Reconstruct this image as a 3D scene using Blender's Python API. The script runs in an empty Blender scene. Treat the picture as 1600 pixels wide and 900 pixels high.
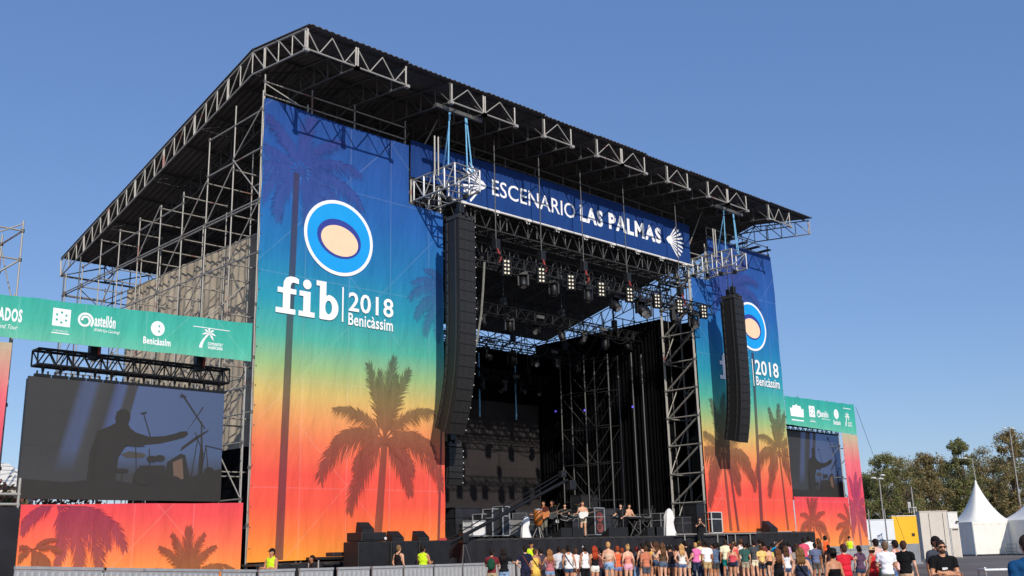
import bpy, bmesh, math, random
from mathutils import Vector, Matrix, Quaternion
random.seed(7)
S = bpy.context.scene
COL = S.collection
rad = math.radians

# ---------------------------------------------------------------- camera
# stage axes: X along the stage front, Y into the stage, Z up; origin at the outer foot of the left banner tower
FPX = 1600.0
HS, H1000, XR = -0.025, 851.0, 2490.0
def ray_cam(u, v): return Vector(((u-800)/FPX, (v-450)/FPX, 1.0))
def hor(u): return H1000 + HS*(u-1000)
_up = ray_cam(0, hor(0)).cross(ray_cam(1600, hor(1600))).normalized()
if _up.y > 0: _up = -_up
_X = ray_cam(XR, hor(XR)).normalized()
_Y = _up.cross(_X)
if _Y.z < 0: _Y = -_Y
RW = Matrix((_X, _Y, _up))                 # camera (x right, y down, z forward) -> stage axes
CAM = Vector((-19.01, -32.90, 1.70))
cd = bpy.data.cameras.new('camera'); cam = bpy.data.objects.new('camera', cd); COL.objects.link(cam)
cd.sensor_width = 36; cd.lens = 36*FPX/1600; cd.clip_end = 3000; cd.clip_start = 0.1
_r, _d, _f = RW.col[0], RW.col[1], RW.col[2]
cam.matrix_world = Matrix.Translation(CAM) @ Matrix((_r, -_d, -_f)).transposed().to_4x4()
S.camera = cam
def RAY(u, v): return RW @ ray_cam(u, v)
def on_y(u, v, y=0.0): d = RAY(u, v); return CAM + d*((y-CAM.y)/d.y)
def on_x(u, v, x=0.0): d = RAY(u, v); return CAM + d*((x-CAM.x)/d.x)
def at_scale(u, v, ppm): return CAM + RAY(u, v)*(FPX/ppm)

# ---------------------------------------------------------------- sky and sun
SUN = Vector((0.50, 1.0, -0.66)).normalized()          # the way the light travels
elev = math.asin(-SUN.z); az = math.atan2(-SUN.x, -SUN.y)
wd = bpy.data.worlds.new('World'); S.world = wd; wd.use_nodes = True
nt = wd.node_tree; bg = nt.nodes['Background']
sky = nt.nodes.new('ShaderNodeTexSky'); sky.sky_type = 'NISHITA'; sky.sun_disc = False
sky.sun_elevation = elev; sky.sun_rotation = az
sky.altitude = 0; sky.air_density = 1.0; sky.dust_density = 0.5; sky.ozone_density = 2.5
mixs = nt.nodes.new('ShaderNodeMixRGB'); mixs.inputs[0].default_value = .5; mixs.inputs[2].default_value = (0.70, 1.56, 4.1, 1)   # flat blue mixed in evens out the sky
nt.links.new(sky.outputs[0], mixs.inputs[1]); nt.links.new(mixs.outputs[0], bg.inputs[0]); bg.inputs[1].default_value = 0.14
sl = bpy.data.lights.new('sun', 'SUN'); sl.energy = 3.8; sl.angle = rad(0.5); sl.color = (1.0, 0.93, 0.83)
so = bpy.data.objects.new('sun', sl); COL.objects.link(so)
so.rotation_euler = SUN.to_track_quat('-Z', 'Y').to_euler()
vs = S.view_settings; vs.view_transform = 'Standard'; vs.look = 'None'; vs.exposure = 0.0; vs.gamma = 1.0; vs.use_curve_mapping = False

# ---------------------------------------------------------------- materials
def lin(c):
    return tuple(((x/255)/12.92 if x/255 <= .04045 else ((x/255+.055)/1.055)**2.4) for x in c[:3]) + (1.0,)
M = {}
def mat(name, col, rough=.6, metal=0.0, var=.15, scale=3.0, bump=0.0, bscale=40.0, emit=None, spec=None, coords='Object'):
    m = bpy.data.materials.new(name); m.use_nodes = True; n = m.node_tree.nodes; l = m.node_tree.links
    b = n['Principled BSDF']; b.inputs['Roughness'].default_value = rough; b.inputs['Metallic'].default_value = metal
    if spec is not None: b.inputs['Specular IOR Level'].default_value = spec
    tc = n.new('ShaderNodeTexCoord'); nz = n.new('ShaderNodeTexNoise'); nz.inputs['Scale'].default_value = scale; nz.inputs['Detail'].default_value = 5
    src = tc.outputs['Object']
    if coords == 'World':
        g = n.new('ShaderNodeNewGeometry'); src = g.outputs['Position']
    l.new(src, nz.inputs['Vector'])
    r = n.new('ShaderNodeValToRGB')
    r.color_ramp.elements[0].position = .3; r.color_ramp.elements[1].position = .7
    r.color_ramp.elements[0].color = tuple(max(0, c*(1-var)) for c in col[:3])+(1,)
    r.color_ramp.elements[1].color = tuple(min(1, c*(1+var)) for c in col[:3])+(1,)
    l.new(nz.outputs['Fac'], r.inputs[0]); l.new(r.outputs[0], b.inputs['Base Color'])
    if bump:
        n2 = n.new('ShaderNodeTexNoise'); n2.inputs['Scale'].default_value = bscale; n2.inputs['Detail'].default_value = 4
        l.new(src, n2.inputs['Vector'])
        bp = n.new('ShaderNodeBump'); bp.inputs['Strength'].default_value = bump; bp.inputs['Distance'].default_value = .02
        l.new(n2.outputs['Fac'], bp.inputs['Height']); l.new(bp.outputs[0], b.inputs['Normal'])
    if emit:
        b.inputs['Emission Color'].default_value = emit[0]; b.inputs['Emission Strength'].default_value = emit[1]
    M[name] = m
    return m
def L(r, g, b): return lin((r, g, b))
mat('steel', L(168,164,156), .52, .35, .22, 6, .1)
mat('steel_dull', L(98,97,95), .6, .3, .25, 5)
mat('steel_dark', L(62,61,61), .55, .3, .2, 4)
mat('alu', L(196,196,196), .38, .55, .15, 8)
mat('truss_black', L(22,22,24), .5, .2, .25, 6)
mat('roof_metal', L(88,83,78), .6, .2, .3, .6)
mat('roof_inner', L(58,56,54), .6, .1, .25, 1.0)
mat('black_cloth', L(11,11,13), .95, 0, .3, 1.5, .4, 6, spec=.05)
mat('skirt_cloth', L(44,44,48), .9, 0, .2, 1.2, .5, 5, spec=.1)
mat('black_plastic', L(26,26,28), .5, 0, .3, 5, .1, 60)
mat('cab_grille', L(38,36,34), .55, .1, .25, 8, .25, 150)
mat('cab_side', L(27,26,26), .6, 0, .25, 5)
mat('deck_wood', L(58,52,47), .7, 0, .3, 2)
mat('case_dark', L(40,40,44), .5, 0, .3, 3)
mat('white_paint', L(225,223,218), .5, 0, .06, 4)
mat('white_cloth', L(228,226,222), .85, 0, .05, 2, .4, 6)
mat('grey_cloth', L(120,118,114), .85, 0, .15, 3, .3, 9)
mat('strap_blue', L(120,185,225), .7, 0, .15, 5)
mat('net_cloth', L(168,156,138), .95, 0, .2, 1.1, .6, 9, spec=.05, coords='World')
mat('barrier_metal', L(172,172,172), .45, .35, .12, 3, .1)
mat('barrier_rib', L(204,204,204), .42, .35, .12, 3)
mat('concrete', L(140,142,146), .8, 0, .12, 2, .2)
mat('tent_white', L(236,232,222), .7, 0, .05, .8, .3, 2, coords='World')
mat('cabin_beige', L(205,196,184), .7, 0, .08, .8, .25, 3, coords='World')
mat('yellow_panel', L(240,184,12), .6, 0, .07, .5, coords='World')
mat('pale_panel', L(222,226,232), .6, 0, .05, .6, coords='World')
mat('dark_gap', L(70,52,38), .8, 0, .3, 2)
mat('bark', L(98,84,70), .9, 0, .3, 6, .6, 14)
mat('lamp_glow', L(214,206,184), .3, 0, .05, 3, emit=((1,.9,.7,1), .28))
mat('indicator', L(225,225,225), .4, 0, .02, 3)
mat('glow_blue', L(90,80,220), .4, 0, .02, 3, emit=((.12,.1,.7,1), .5))
mat('print_white', L(246,246,246), .7, 0, .03, 1.5, coords='World')
mat('hoist_red', L(150,52,44), .5, .1, .2, 5)
mat('rope_grey', L(120,118,110), .8, 0, .2, 6)
mat('red_cloth', L(190,60,60), .85, 0, .15, 3)
mat('amber_wood', L(190,110,45), .4, 0, .2, 5)
mat('speaker_cone', L(120,60,52), .7, 0, .2, 5)
mat('cymbal', L(190,150,70), .3, .8, .1, 5)

def paint_bands(m):
    n = m.node_tree.nodes; l = m.node_tree.links; b = n['Principled BSDF']; src = b.inputs['Base Color'].links[0].from_socket
    g = n.new('ShaderNodeNewGeometry'); nz = n.new('ShaderNodeTexNoise'); nz.inputs['Scale'].default_value = 1.1; nz.inputs['Detail'].default_value = 3; l.new(g.outputs['Position'], nz.inputs['Vector'])
    r = n.new('ShaderNodeValToRGB'); r.color_ramp.elements[0].position = .64; r.color_ramp.elements[1].position = .68; l.new(nz.outputs['Fac'], r.inputs[0])
    q = n.new('ShaderNodeMath'); q.operation = 'MULTIPLY'; q.inputs[1].default_value = .6; l.new(r.outputs[0], q.inputs[0])
    mx = n.new('ShaderNodeMixRGB'); l.new(q.outputs[0], mx.inputs[0]); l.new(src, mx.inputs[1]); mx.inputs[2].default_value = L(150,66,50); l.new(mx.outputs[0], b.inputs['Base Color'])
paint_bands(M['steel'])
def asphalt():
    m = bpy.data.materials.new('asphalt'); m.use_nodes = True; n = m.node_tree.nodes; l = m.node_tree.links; b = n['Principled BSDF']
    g = n.new('ShaderNodeNewGeometry')
    a = n.new('ShaderNodeTexNoise'); a.inputs['Scale'].default_value = .12; a.inputs['Detail'].default_value = 8; l.new(g.outputs['Position'], a.inputs['Vector'])
    c = n.new('ShaderNodeTexNoise'); c.inputs['Scale'].default_value = 30; l.new(g.outputs['Position'], c.inputs['Vector'])
    r = n.new('ShaderNodeValToRGB'); r.color_ramp.elements[0].position = .35; r.color_ramp.elements[1].position = .68
    r.color_ramp.elements[0].color = L(92,84,80); r.color_ramp.elements[1].color = L(136,126,118)
    mx = n.new('ShaderNodeMixRGB'); mx.blend_type = 'MULTIPLY'; mx.inputs[0].default_value = .5
    l.new(a.outputs['Fac'], r.inputs[0]); l.new(r.outputs[0], mx.inputs[1]); l.new(c.outputs['Fac'], mx.inputs[2]); l.new(mx.outputs[0], b.inputs['Base Color'])
    b.inputs['Roughness'].default_value = .9
    bp = n.new('ShaderNodeBump'); bp.inputs['Strength'].default_value = .3; l.new(c.outputs['Fac'], bp.inputs['Height']); l.new(bp.outputs[0], b.inputs['Normal'])
    M['asphalt'] = m
asphalt()

def gradient_mat(name, stops, tint=None, fac=0.0, shine_through=True, tint2=None):
    """printed mesh banner: colour runs with height above the ground; slack gives fine relief, poles behind show through as painted pale lines"""
    m = bpy.data.materials.new(name); m.use_nodes = True; n = m.node_tree.nodes; l = m.node_tree.links; b = n['Principled BSDF']
    b.inputs['Roughness'].default_value = .75; b.inputs['Specular IOR Level'].default_value = .2
    g = n.new('ShaderNodeNewGeometry'); sp = n.new('ShaderNodeSeparateXYZ'); l.new(g.outputs['Position'], sp.inputs[0])
    z0, z1 = stops[0][0], stops[-1][0]
    mr = n.new('ShaderNodeMapRange'); mr.inputs[1].default_value = z0; mr.inputs[2].default_value = z1; l.new(sp.outputs[2], mr.inputs[0])
    r = n.new('ShaderNodeValToRGB'); e = r.color_ramp.elements
    while len(e) < len(stops): e.new(.5)
    for i, (z, c) in enumerate(stops):
        e[i].position = (z-z0)/(z1-z0); e[i].color = lin(c)
    l.new(mr.outputs[0], r.inputs[0])
    out = r.outputs[0]
    if tint:
        mx = n.new('ShaderNodeMixRGB'); mx.inputs[0].default_value = fac; l.new(out, mx.inputs[1]); mx.inputs[2].default_value = lin(tint); out = mx.outputs[0]
    # weave / print unevenness
    nz = n.new('ShaderNodeTexNoise'); nz.inputs['Scale'].default_value = .7; nz.inputs['Detail'].default_value = 6
    mp = n.new('ShaderNodeMapping'); mp.inputs['Scale'].default_value = (2.2, 1, .35); l.new(g.outputs['Position'], mp.inputs[0]); l.new(mp.outputs[0], nz.inputs['Vector'])
    rr = n.new('ShaderNodeMapRange'); rr.inputs[1].default_value = .3; rr.inputs[2].default_value = .7; rr.inputs[3].default_value = .9; rr.inputs[4].default_value = 1.06; l.new(nz.outputs['Fac'], rr.inputs[0])
    mu = n.new('ShaderNodeMixRGB'); mu.blend_type = 'MULTIPLY'; mu.inputs[0].default_value = 1; l.new(out, mu.inputs[1]); l.new(rr.outputs[0], mu.inputs[2]); out = mu.outputs[0]
    if shine_through:   # painted light: poles behind show pale through the translucent cloth
        def line(src, period, width):
            a = n.new('ShaderNodeMath'); a.operation = 'DIVIDE'; a.inputs[1].default_value = period; l.new(src, a.inputs[0])
            f = n.new('ShaderNodeMath'); f.operation = 'FRACT'; l.new(a.outputs[0], f.inputs[0])
            s_ = n.new('ShaderNodeMath'); s_.operation = 'LESS_THAN'; s_.inputs[1].default_value = width/period; l.new(f.outputs[0], s_.inputs[0]); return s_.outputs[0]
        d1 = n.new('ShaderNodeMath'); d1.operation = 'ADD'; l.new(sp.outputs[0], d1.inputs[0]); l.new(sp.outputs[2], d1.inputs[1])
        d2 = n.new('ShaderNodeMath'); d2.operation = 'MULTIPLY_ADD'; d2.inputs[1].default_value = -1.0; l.new(sp.outputs[2], d2.inputs[0]); l.new(sp.outputs[0], d2.inputs[2])
        acc = None
        for src, p_, w_ in ((sp.outputs[0], 2.07, .05), (d1.outputs[0], 8.3, .06), (d2.outputs[0], 6.2, .06), (sp.outputs[2], 4.0, .04)):
            o = line(src, p_, w_)
            if acc is None: acc = o
            else:
                a = n.new('ShaderNodeMath'); a.operation = 'MAXIMUM'; l.new(acc, a.inputs[0]); l.new(o, a.inputs[1]); acc = a.outputs[0]
        n3 = n.new('ShaderNodeTexNoise'); n3.inputs['Scale'].default_value = .5; l.new(g.outputs['Position'], n3.inputs['Vector'])
        q = n.new('ShaderNodeMath'); q.operation = 'MULTIPLY'; l.new(acc, q.inputs[0]); l.new(n3.outputs['Fac'], q.inputs[1])
        q2 = n.new('ShaderNodeMath'); q2.operation = 'MULTIPLY'; q2.inputs[1].default_value = .13; l.new(q.outputs[0], q2.inputs[0])
        mw = n.new('ShaderNodeMixRGB'); l.new(q2.outputs[0], mw.inputs[0]); l.new(out, mw.inputs[1]); mw.inputs[2].default_value = (.75, .78, .8, 1); out = mw.outputs[0]
    hs = n.new('ShaderNodeHueSaturation'); hs.inputs['Saturation'].default_value = .98; hs.inputs['Value'].default_value = .97; l.new(out, hs.inputs['Color']); l.new(hs.outputs[0], b.inputs['Base Color'])
    wv = n.new('ShaderNodeTexNoise'); wv.inputs['Scale'].default_value = .9; wv.inputs['Detail'].default_value = 4
    m2 = n.new('ShaderNodeMapping'); m2.inputs['Scale'].default_value = (1.6, 1, .5); m2.inputs['Rotation'].default_value = (0, .5, 0); l.new(g.outputs['Position'], m2.inputs[0]); l.new(m2.outputs[0], wv.inputs['Vector'])
    bp = n.new('ShaderNodeBump'); bp.inputs['Strength'].default_value = .6; bp.inputs['Distance'].default_value = .2; l.new(wv.outputs['Fac'], bp.inputs['Height']); l.new(bp.outputs[0], b.inputs['Normal'])
    M[name] = m
TOWER = [(1.4,(250,156,44)),(2.4,(248,118,50)),(3.4,(246,84,60)),(4.5,(242,80,64)),(5.6,(240,114,76)),(6.6,(236,156,92)),(7.5,(216,184,106)),(8.5,(156,188,126)),(9.6,(80,178,156)),(11.0,(34,150,172)),(12.8,(24,122,178)),(15.0,(30,98,172)),(17.0,(34,86,162)),(19.2,(34,74,146))]
WINGB = [(0.2,(255,170,60)),(1.3,(255,148,66)),(2.2,(252,108,72)),(3.0,(242,76,74)),(3.6,(236,66,80))]
WINGH = [(8.2,(112,196,166)),(9.0,(70,184,160)),(10.6,(38,164,156))]
WINGC = [(1.0,(250,160,66)),(2.6,(240,110,84)),(4.6,(238,70,96)),(6.6,(236,110,120)),(8.4,(190,186,150))]
SIGN = [(16.8,(20,60,122)),(18.0,(22,64,130)),(19.4,(18,52,112))]
gradient_mat('tower_print', TOWER); gradient_mat('tower_palm', TOWER, (74,56,52), .72, False); gradient_mat('tower_palm_high', TOWER, (66,52,120), .46, False)
gradient_mat('tower_trunk', TOWER, (66,48,62), .78, False)
gradient_mat('wing_print', WINGB); gradient_mat('wing_palm', WINGB, (78,58,52), .72, False); gradient_mat('wing_palm_violet', WINGB, (104,44,76), .7, False)
gradient_mat('header_print', WINGH); gradient_mat('column_print', WINGC); gradient_mat('column_palm', WINGC, (110,50,96), .6, False)
gradient_mat('sign_print', SIGN, shine_through=False); gradient_mat('wing_print_right', [(z*1.2, c) for z, c in WINGB]); gradient_mat('wing_palm_right', [(z*1.2, c) for z, c in WINGB], (88,64,56), .66, False)
for nm, c in (('badge_blue',(0,158,232)),('badge_navy',(44,62,150)),('badge_cream',(250,214,178))): mat(nm, lin(c), .7, 0, .04, 1.5, coords='World')

# ---------------------------------------------------------------- mesh helpers
def link(o, parent=None):
    COL.objects.link(o)
    if parent is not None: o.parent = parent
    return o
def tag(o, label, cat, group=None, kind=None):
    if label: o['label'] = label
    if cat: o['category'] = cat
    if group: o['group'] = group
    if kind: o['kind'] = kind
    return o
def thing(name, label, cat, loc=(0,0,0), group=None, rotz=0.0):
    o = bpy.data.objects.new(name, None); COL.objects.link(o); o.location = loc; o.rotation_euler = (0,0,rotz); o.empty_display_size = .2
    return tag(o, label, cat, group)
class MB:
    def __init__(s): s.v = []; s.f = []; s.m = []
    def add(s, vs_, fs_, mi=0):
        k = len(s.v); s.v += [tuple(p) for p in vs_]; s.f += [tuple(i+k for i in f) for f in fs_]; s.m += [mi]*len(fs_)
    def box(s, c, d, rot=None, mi=0, taper=None):
        hx, hy, hz = d[0]/2, d[1]/2, d[2]/2; t = taper or (1,1)
        P = [Vector((x*hx*(t[0] if z > 0 else 1), y*hy*(t[1] if z > 0 else 1), z*hz)) for z in (-1,1) for y in (-1,1) for x in (-1,1)]
        if rot is not None: P = [rot @ p for p in P]
        c = Vector(c); s.add([c+p for p in P], [(0,2,3,1),(4,5,7,6),(0,1,5,4),(2,6,7,3),(0,4,6,2),(1,3,7,5)], mi)
    def tube(s, p, q, r, r2=None, n=6, caps=True, mi=0):
        p, q = Vector(p), Vector(q); d = q-p
        if d.length < 1e-6: return
        d.normalize(); a = d.orthogonal().normalized(); b = d.cross(a); r2 = r if r2 is None else r2
        P = [p+(a*math.cos(2*math.pi*i/n)+b*math.sin(2*math.pi*i/n))*r for i in range(n)] + [q+(a*math.cos(2*math.pi*i/n)+b*math.sin(2*math.pi*i/n))*r2 for i in range(n)]
        F = [(i,(i+1)%n,n+(i+1)%n,n+i) for i in range(n)]
        if caps: F += [tuple(range(n-1,-1,-1)), tuple(range(n,2*n))]
        s.add(P, F, mi)
    def path(s, pts, r, n=6, mi=0):
        for a, b in zip(pts, pts[1:]): s.tube(a, b, r, n=n, mi=mi)
    def ell(s, c, rr, rot=None, nu=12, nv=8, mi=0, v0=0.0, v1=1.0):
        c = Vector(c); P = []
        for j in range(nv+1):
            t = math.pi*(v0+(v1-v0)*j/nv)
            for i in range(nu):
                a = 2*math.pi*i/nu; p = Vector((rr[0]*math.sin(t)*math.cos(a), rr[1]*math.sin(t)*math.sin(a), rr[2]*math.cos(t)))
                P.append(c+(rot @ p if rot is not None else p))
        s.add(P, [(j*nu+i, (j+1)*nu+i, (j+1)*nu+(i+1)%nu, j*nu+(i+1)%nu) for j in range(nv) for i in range(nu)], mi)
    def lathe(s, c, prof, n=14, mi=0):
        c = Vector(c); P = [c+Vector((r*math.cos(2*math.pi*i/n), r*math.sin(2*math.pi*i/n), z)) for r, z in prof for i in range(n)]
        s.add(P, [(j*n+i, j*n+(i+1)%n, (j+1)*n+(i+1)%n, (j+1)*n+i) for j in range(len(prof)-1) for i in range(n)], mi)
    def mesh(s, name, mats, smooth=False):
        me = bpy.data.meshes.new(name); me.from_pydata(s.v, [], s.f)
        for k in (mats if isinstance(mats, (list, tuple)) else [mats]): me.materials.append(M[k] if isinstance(k, str) else k)
        if any(s.m): me.polygons.foreach_set('material_index', s.m)
        if smooth: me.polygons.foreach_set('use_smooth', [True]*len(s.f))
        me.update(); return me
    def obj(s, name, mats, parent=None, smooth=False, loc=None, kind=None, bevel=0.0):
        o = link(bpy.data.objects.new(name, s.mesh(name, mats, smooth)), parent)
        if loc is not None: o.location = loc
        if kind: o['kind'] = kind
        if bevel:
            bv = o.modifiers.new('bevel', 'BEVEL'); bv.width = bevel; bv.segments = 2; bv.limit_method = 'ANGLE'
        return o
def box_obj(name, c, d, m, parent=None, bevel=0.0, rot=None):
    b = MB(); b.box((0,0,0), d, rot); return b.obj(name, m, parent, loc=rel(c, parent), bevel=bevel)
def rel(p, parent):
    p = Vector(p)
    if parent is None: return p
    q = Vector(parent.location); g = parent.parent
    while g is not None: q = q + Vector(g.location); g = g.parent
    return p-q
_cyl = {}
def pole(name, p, q, r, m, parent, n=8):
    """one scaffold tube between two points; alike tubes share a mesh"""
    key = (m, n)
    if key not in _cyl:
        b = MB(); b.tube((0,0,0), (0,0,1), 1.0, n=n); _cyl[key] = b.mesh('tube', m, True)
        for pl in _cyl[key].polygons: pl.use_smooth = len(pl.vertices) == 4
    p, q = Vector(p), Vector(q); d = q-p
    o = bpy.data.objects.new(name, _cyl[key]); link(o, parent)
    o.rotation_mode = 'QUATERNION'; o.rotation_quaternion = d.to_track_quat('Z', 'Y'); o.scale = (r, r, d.length); o.location = rel(p, parent)
    return o
def poly2d(name, loops, m, parent, y, loc=(0,0), sc=(1,1), depth=0.0):
    """flat filled outline on a plane facing -Y; loops in (x, z), later loops cut holes"""
    cu = bpy.data.curves.new('outline', 'CURVE'); cu.dimensions = '2D'; cu.fill_mode = 'BOTH'; cu.extrude = depth
    for lp in loops:
        sp = cu.splines.new('POLY'); sp.points.add(len(lp)-1); sp.use_cyclic_u = True
        for i, (x, z) in enumerate(lp): sp.points[i].co = (loc[0]+x*sc[0], loc[1]+z*sc[1], 0, 1)
    return curve_flat(name, cu, m, parent, y)
def curve_flat(name, cu, m, parent, y, xform=None):
    t = bpy.data.objects.new('tmp', cu); COL.objects.link(t)
    dg = bpy.context.evaluated_depsgraph_get(); me = bpy.data.meshes.new_from_object(t.evaluated_get(dg))
    bpy.data.objects.remove(t); bpy.data.curves.remove(cu)
    if xform: 
        for v in me.vertices: v.co = xform(v.co)
    for v in me.vertices: v.co = Vector((v.co.x, y-v.co.z, v.co.y)) - (Vector(parent.location) if parent else Vector())
    me.name = name; me.materials.clear(); me.materials.append(M[m])
    for p in me.polygons: p.use_smooth = False
    return link(bpy.data.objects.new(name, me), parent)
def text(name, body, x0, x1, z0, z1, m, parent, y, bold=0.0, shear=0.0):
    """lettering fitted into a rectangle on a plane facing -Y"""
    cu = bpy.data.curves.new('txt', 'FONT'); cu.body = body; cu.offset = bold; cu.resolution_u = 3; cu.shear = shear; cu.space_character = 1.0+bold*(4.6 if bold > .035 else 2.8)
    t = bpy.data.objects.new('tmp', cu); COL.objects.link(t)
    dg = bpy.context.evaluated_depsgraph_get(); me = bpy.data.meshes.new_from_object(t.evaluated_get(dg)); bpy.data.objects.remove(t); bpy.data.curves.remove(cu)
    xs = [v.co.x for v in me.vertices]; ys = [v.co.y for v in me.vertices]; ax, bx_, ay, by = min(xs), max(xs), min(ys), max(ys)
    off = Vector(parent.location) if parent else Vector()
    for v in me.vertices: v.co = Vector((x0+(v.co.x-ax)/(bx_-ax)*(x1-x0), y, z0+(v.co.y-ay)/(by-ay)*(z1-z0))) - off
    me.name = name; me.materials.clear(); me.materials.append(M[m])
    return link(bpy.data.objects.new(name, me), parent)
def ring(cx, cz, rx, rz, n=40, a0=0, a1=360):
    return [(cx+rx*math.cos(rad(a0+(a1-a0)*i/n)), cz+rz*math.sin(rad(a0+(a1-a0)*i/n))) for i in range(n)]
def lacing(b, A, Bp, seg, r, n=5):
    """zigzag between two parallel chords"""
    A0, A1 = A; B0, B1 = Bp
    for i in range(seg):
        p = A0.lerp(A1, i/seg) if i % 2 == 0 else B0.lerp(B1, i/seg)
        q = B0.lerp(B1, (i+1)/seg) if i % 2 == 0 else A0.lerp(A1, (i+1)/seg)
        b.tube(p, q, r, n=n, caps=False)
def box_truss(parent, p, q, w, h, m, seg, r=.03, rl=.016, n=6):
    p, q = Vector(p), Vector(q); d = (q-p).normalized(); side = d.cross(Vector((0,0,1))).normalized()*(w/2); up = Vector((0,0,h/2))
    E_ = [(p+s*side+t*up, q+s*side+t*up) for s, t in ((-1,-1),(1,-1),(1,1),(-1,1))]
    for a, b in E_: pole('chord', a, b, r, m, parent, n)
    lb = MB()
    for i in range(4): lacing(lb, E_[i], E_[(i+1)%4], seg, rl)
    for i in range(0, seg+1, 4):
        c = [a.lerp(b, i/seg) for a, b in E_]
        for j in range(4): lb.tube(c[j], c[(j+1)%4], rl*1.2, n=5, caps=False)
    off = rel((0,0,0), parent)
    lb.v = [tuple(Vector(v)+off) for v in lb.v]
    return lb.obj('lacing', m, parent, kind='stuff')

# ---------------------------------------------------------------- ground
b = MB(); b.add([(-700,-500,0),(900,-500,0),(900,900,0),(-700,900,0)], [(0,1,2,3)])
g = b.obj('ground', 'asphalt'); g['kind'] = 'structure'

# ---------------------------------------------------------------- stage roof
RF, RK, RB_ = (-2.9, 20.80), (1.0, 21.35), (19.7, 16.75)       # roof line in (Y, Z): front eave, kink, rear eave
NODES = [0.0, 2.29, 4.75, 7.1, 9.0, 10.89, 12.69, 14.58, 16.35, 18.21, 20.06, 21.85, 23.67, 25.45, 27.31, 29.2, 31.45, 33.8, 36.2]
TD = .92
def roof_z(y):
    if y < RK[0]: return RF[1]+(RK[1]-RF[1])*(y-RF[0])/(RK[0]-RF[0])
    return RK[1]+(RB_[1]-RK[1])*(y-RK[0])/(RB_[0]-RK[0])
roof = thing('stage_roof', 'huge dark corrugated roof on lattice trusses over the festival stage', 'roof', (18.1, 0, 0))
ox = roof.location.x
def sheet(w, y0, z0, y1, z1):
    b = MB(); per = max(1, round(w/.27)); prof = []
    for i in range(per):
        for t, h in ((0,0),(.3,0),(.5,.035),(.8,.035)): prof.append(((i+t)*w/per, h))
    prof.append((w, 0)); n = len(prof)
    P = [(x, y0, z0+h) for x, h in prof]+[(x, y1, z1+h) for x, h in prof]+[(x, y0, z0+h+.025) for x, h in prof]+[(x, y1, z1+h+.025) for x, h in prof]
    F = []
    for i in range(n-1): F += [(i, n+i, n+i+1, i+1), (2*n+i, 2*n+i+1, 3*n+i+1, 3*n+i), (i, i+1, 2*n+i+1, 2*n+i)]
    F += [(0, 2*n, 3*n, n), (n-1, 2*n-1, 4*n-1, 3*n-1)]
    b.add(P, F); return b
segs = [(RF[0]-.12, RK[0]), (RK[0], 7.2), (7.2, 13.5), (13.5, RB_[0])]
for i in range(len(NODES)-1):
    w = NODES[i+1]-NODES[i]
    for k, (y0, y1) in enumerate(segs):
        dz = .012*((i+k) % 2) + .004*k
        ya = y0 - (.1 if k == 0 and (i//2) % 2 == 0 else 0)
        sheet(w-.006, ya, roof_z(ya)+dz+.05, y1+.05, roof_z(y1)+dz+.05-.012*k).obj('roof_sheet', 'roof_metal', roof, loc=(NODES[i]-ox, 0, 0))
for y in (-2.6, -.8, .9, 3.2, 5.6, 8, 10.4, 12.8, 15.2, 17.4, 19.5):
    pole('purlin', (-.02, y, roof_z(y)-.02), (36.22, y, roof_z(y)-.02), .045, 'steel_dark', roof)
def roof_truss(x, edge, m):
    """one truss running front to back under the sheets"""
    pts_t = [(RF[0], RF[1]-.06), (RK[0], RK[1]-.08), (RB_[0], RB_[1]-.06)]
    pts_b = [(RF[0], RF[1]-TD), (RK[0], RK[1]-TD-.15), (RB_[0]-.15, RB_[1]-TD)]
    tr = bpy.data.objects.new('truss', None); tr.empty_display_size = .2; link(tr, roof); tr.location = (x-ox, 0, 0)
    for P in (pts_t, pts_b):
        for a, c in zip(P, P[1:]): pole('chord', (x, *a), (x, *c), .036, m, tr)
    st = []                                   # stations along the truss
    for (a, c, k), (a2, c2) in zip(((pts_t[0], pts_t[1], 4), (pts_t[1], pts_t[2], 20)), ((pts_b[0], pts_b[1]), (pts_b[1], pts_b[2]))):
        for i in range(k): t = i/k; st.append((Vector((x, a[0]+(c[0]-a[0])*t, a[1]+(c[1]-a[1])*t)), Vector((x, a2[0]+(c2[0]-a2[0])*t, a2[1]+(c2[1]-a2[1])*t))))
    st.append((Vector((x, *pts_t[2])), Vector((x, *pts_b[2]))))
    if edge:
        for i, (t, u) in enumerate(st):
            pole('upright', t, u, .027, m, tr)
            if i % 3 == 0:
                e = Vector((0, .09, 0)); pole('upright', t+e, u+e, .032, m, tr)
            if i+1 < len(st):
                if i < 4: pole('diagonal', u, st[i+1][0] if i % 2 else st[i+1][0], .026, m, tr)
                else: pole('diagonal', t, st[i+1][1], .026, m, tr)
    else:
        lb = MB()
        for i, (t, u) in enumerate(st):
            o = Vector((x, 0, 0))
            lb.tube(t-o, u-o, .03, n=5, caps=False)
            if i+1 < len(st): lb.tube(u-o, st[i+1][0]-o, .026, n=5, caps=False)
        lb.obj('lacing', m, tr, kind='stuff')
for i, x in enumerate(NODES): roof_truss(x+(.03 if i == 0 else -.03 if i == len(NODES)-1 else 0), i in (0, len(NODES)-1), 'steel' if i in (0, len(NODES)-1) else 'steel_dull')
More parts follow.
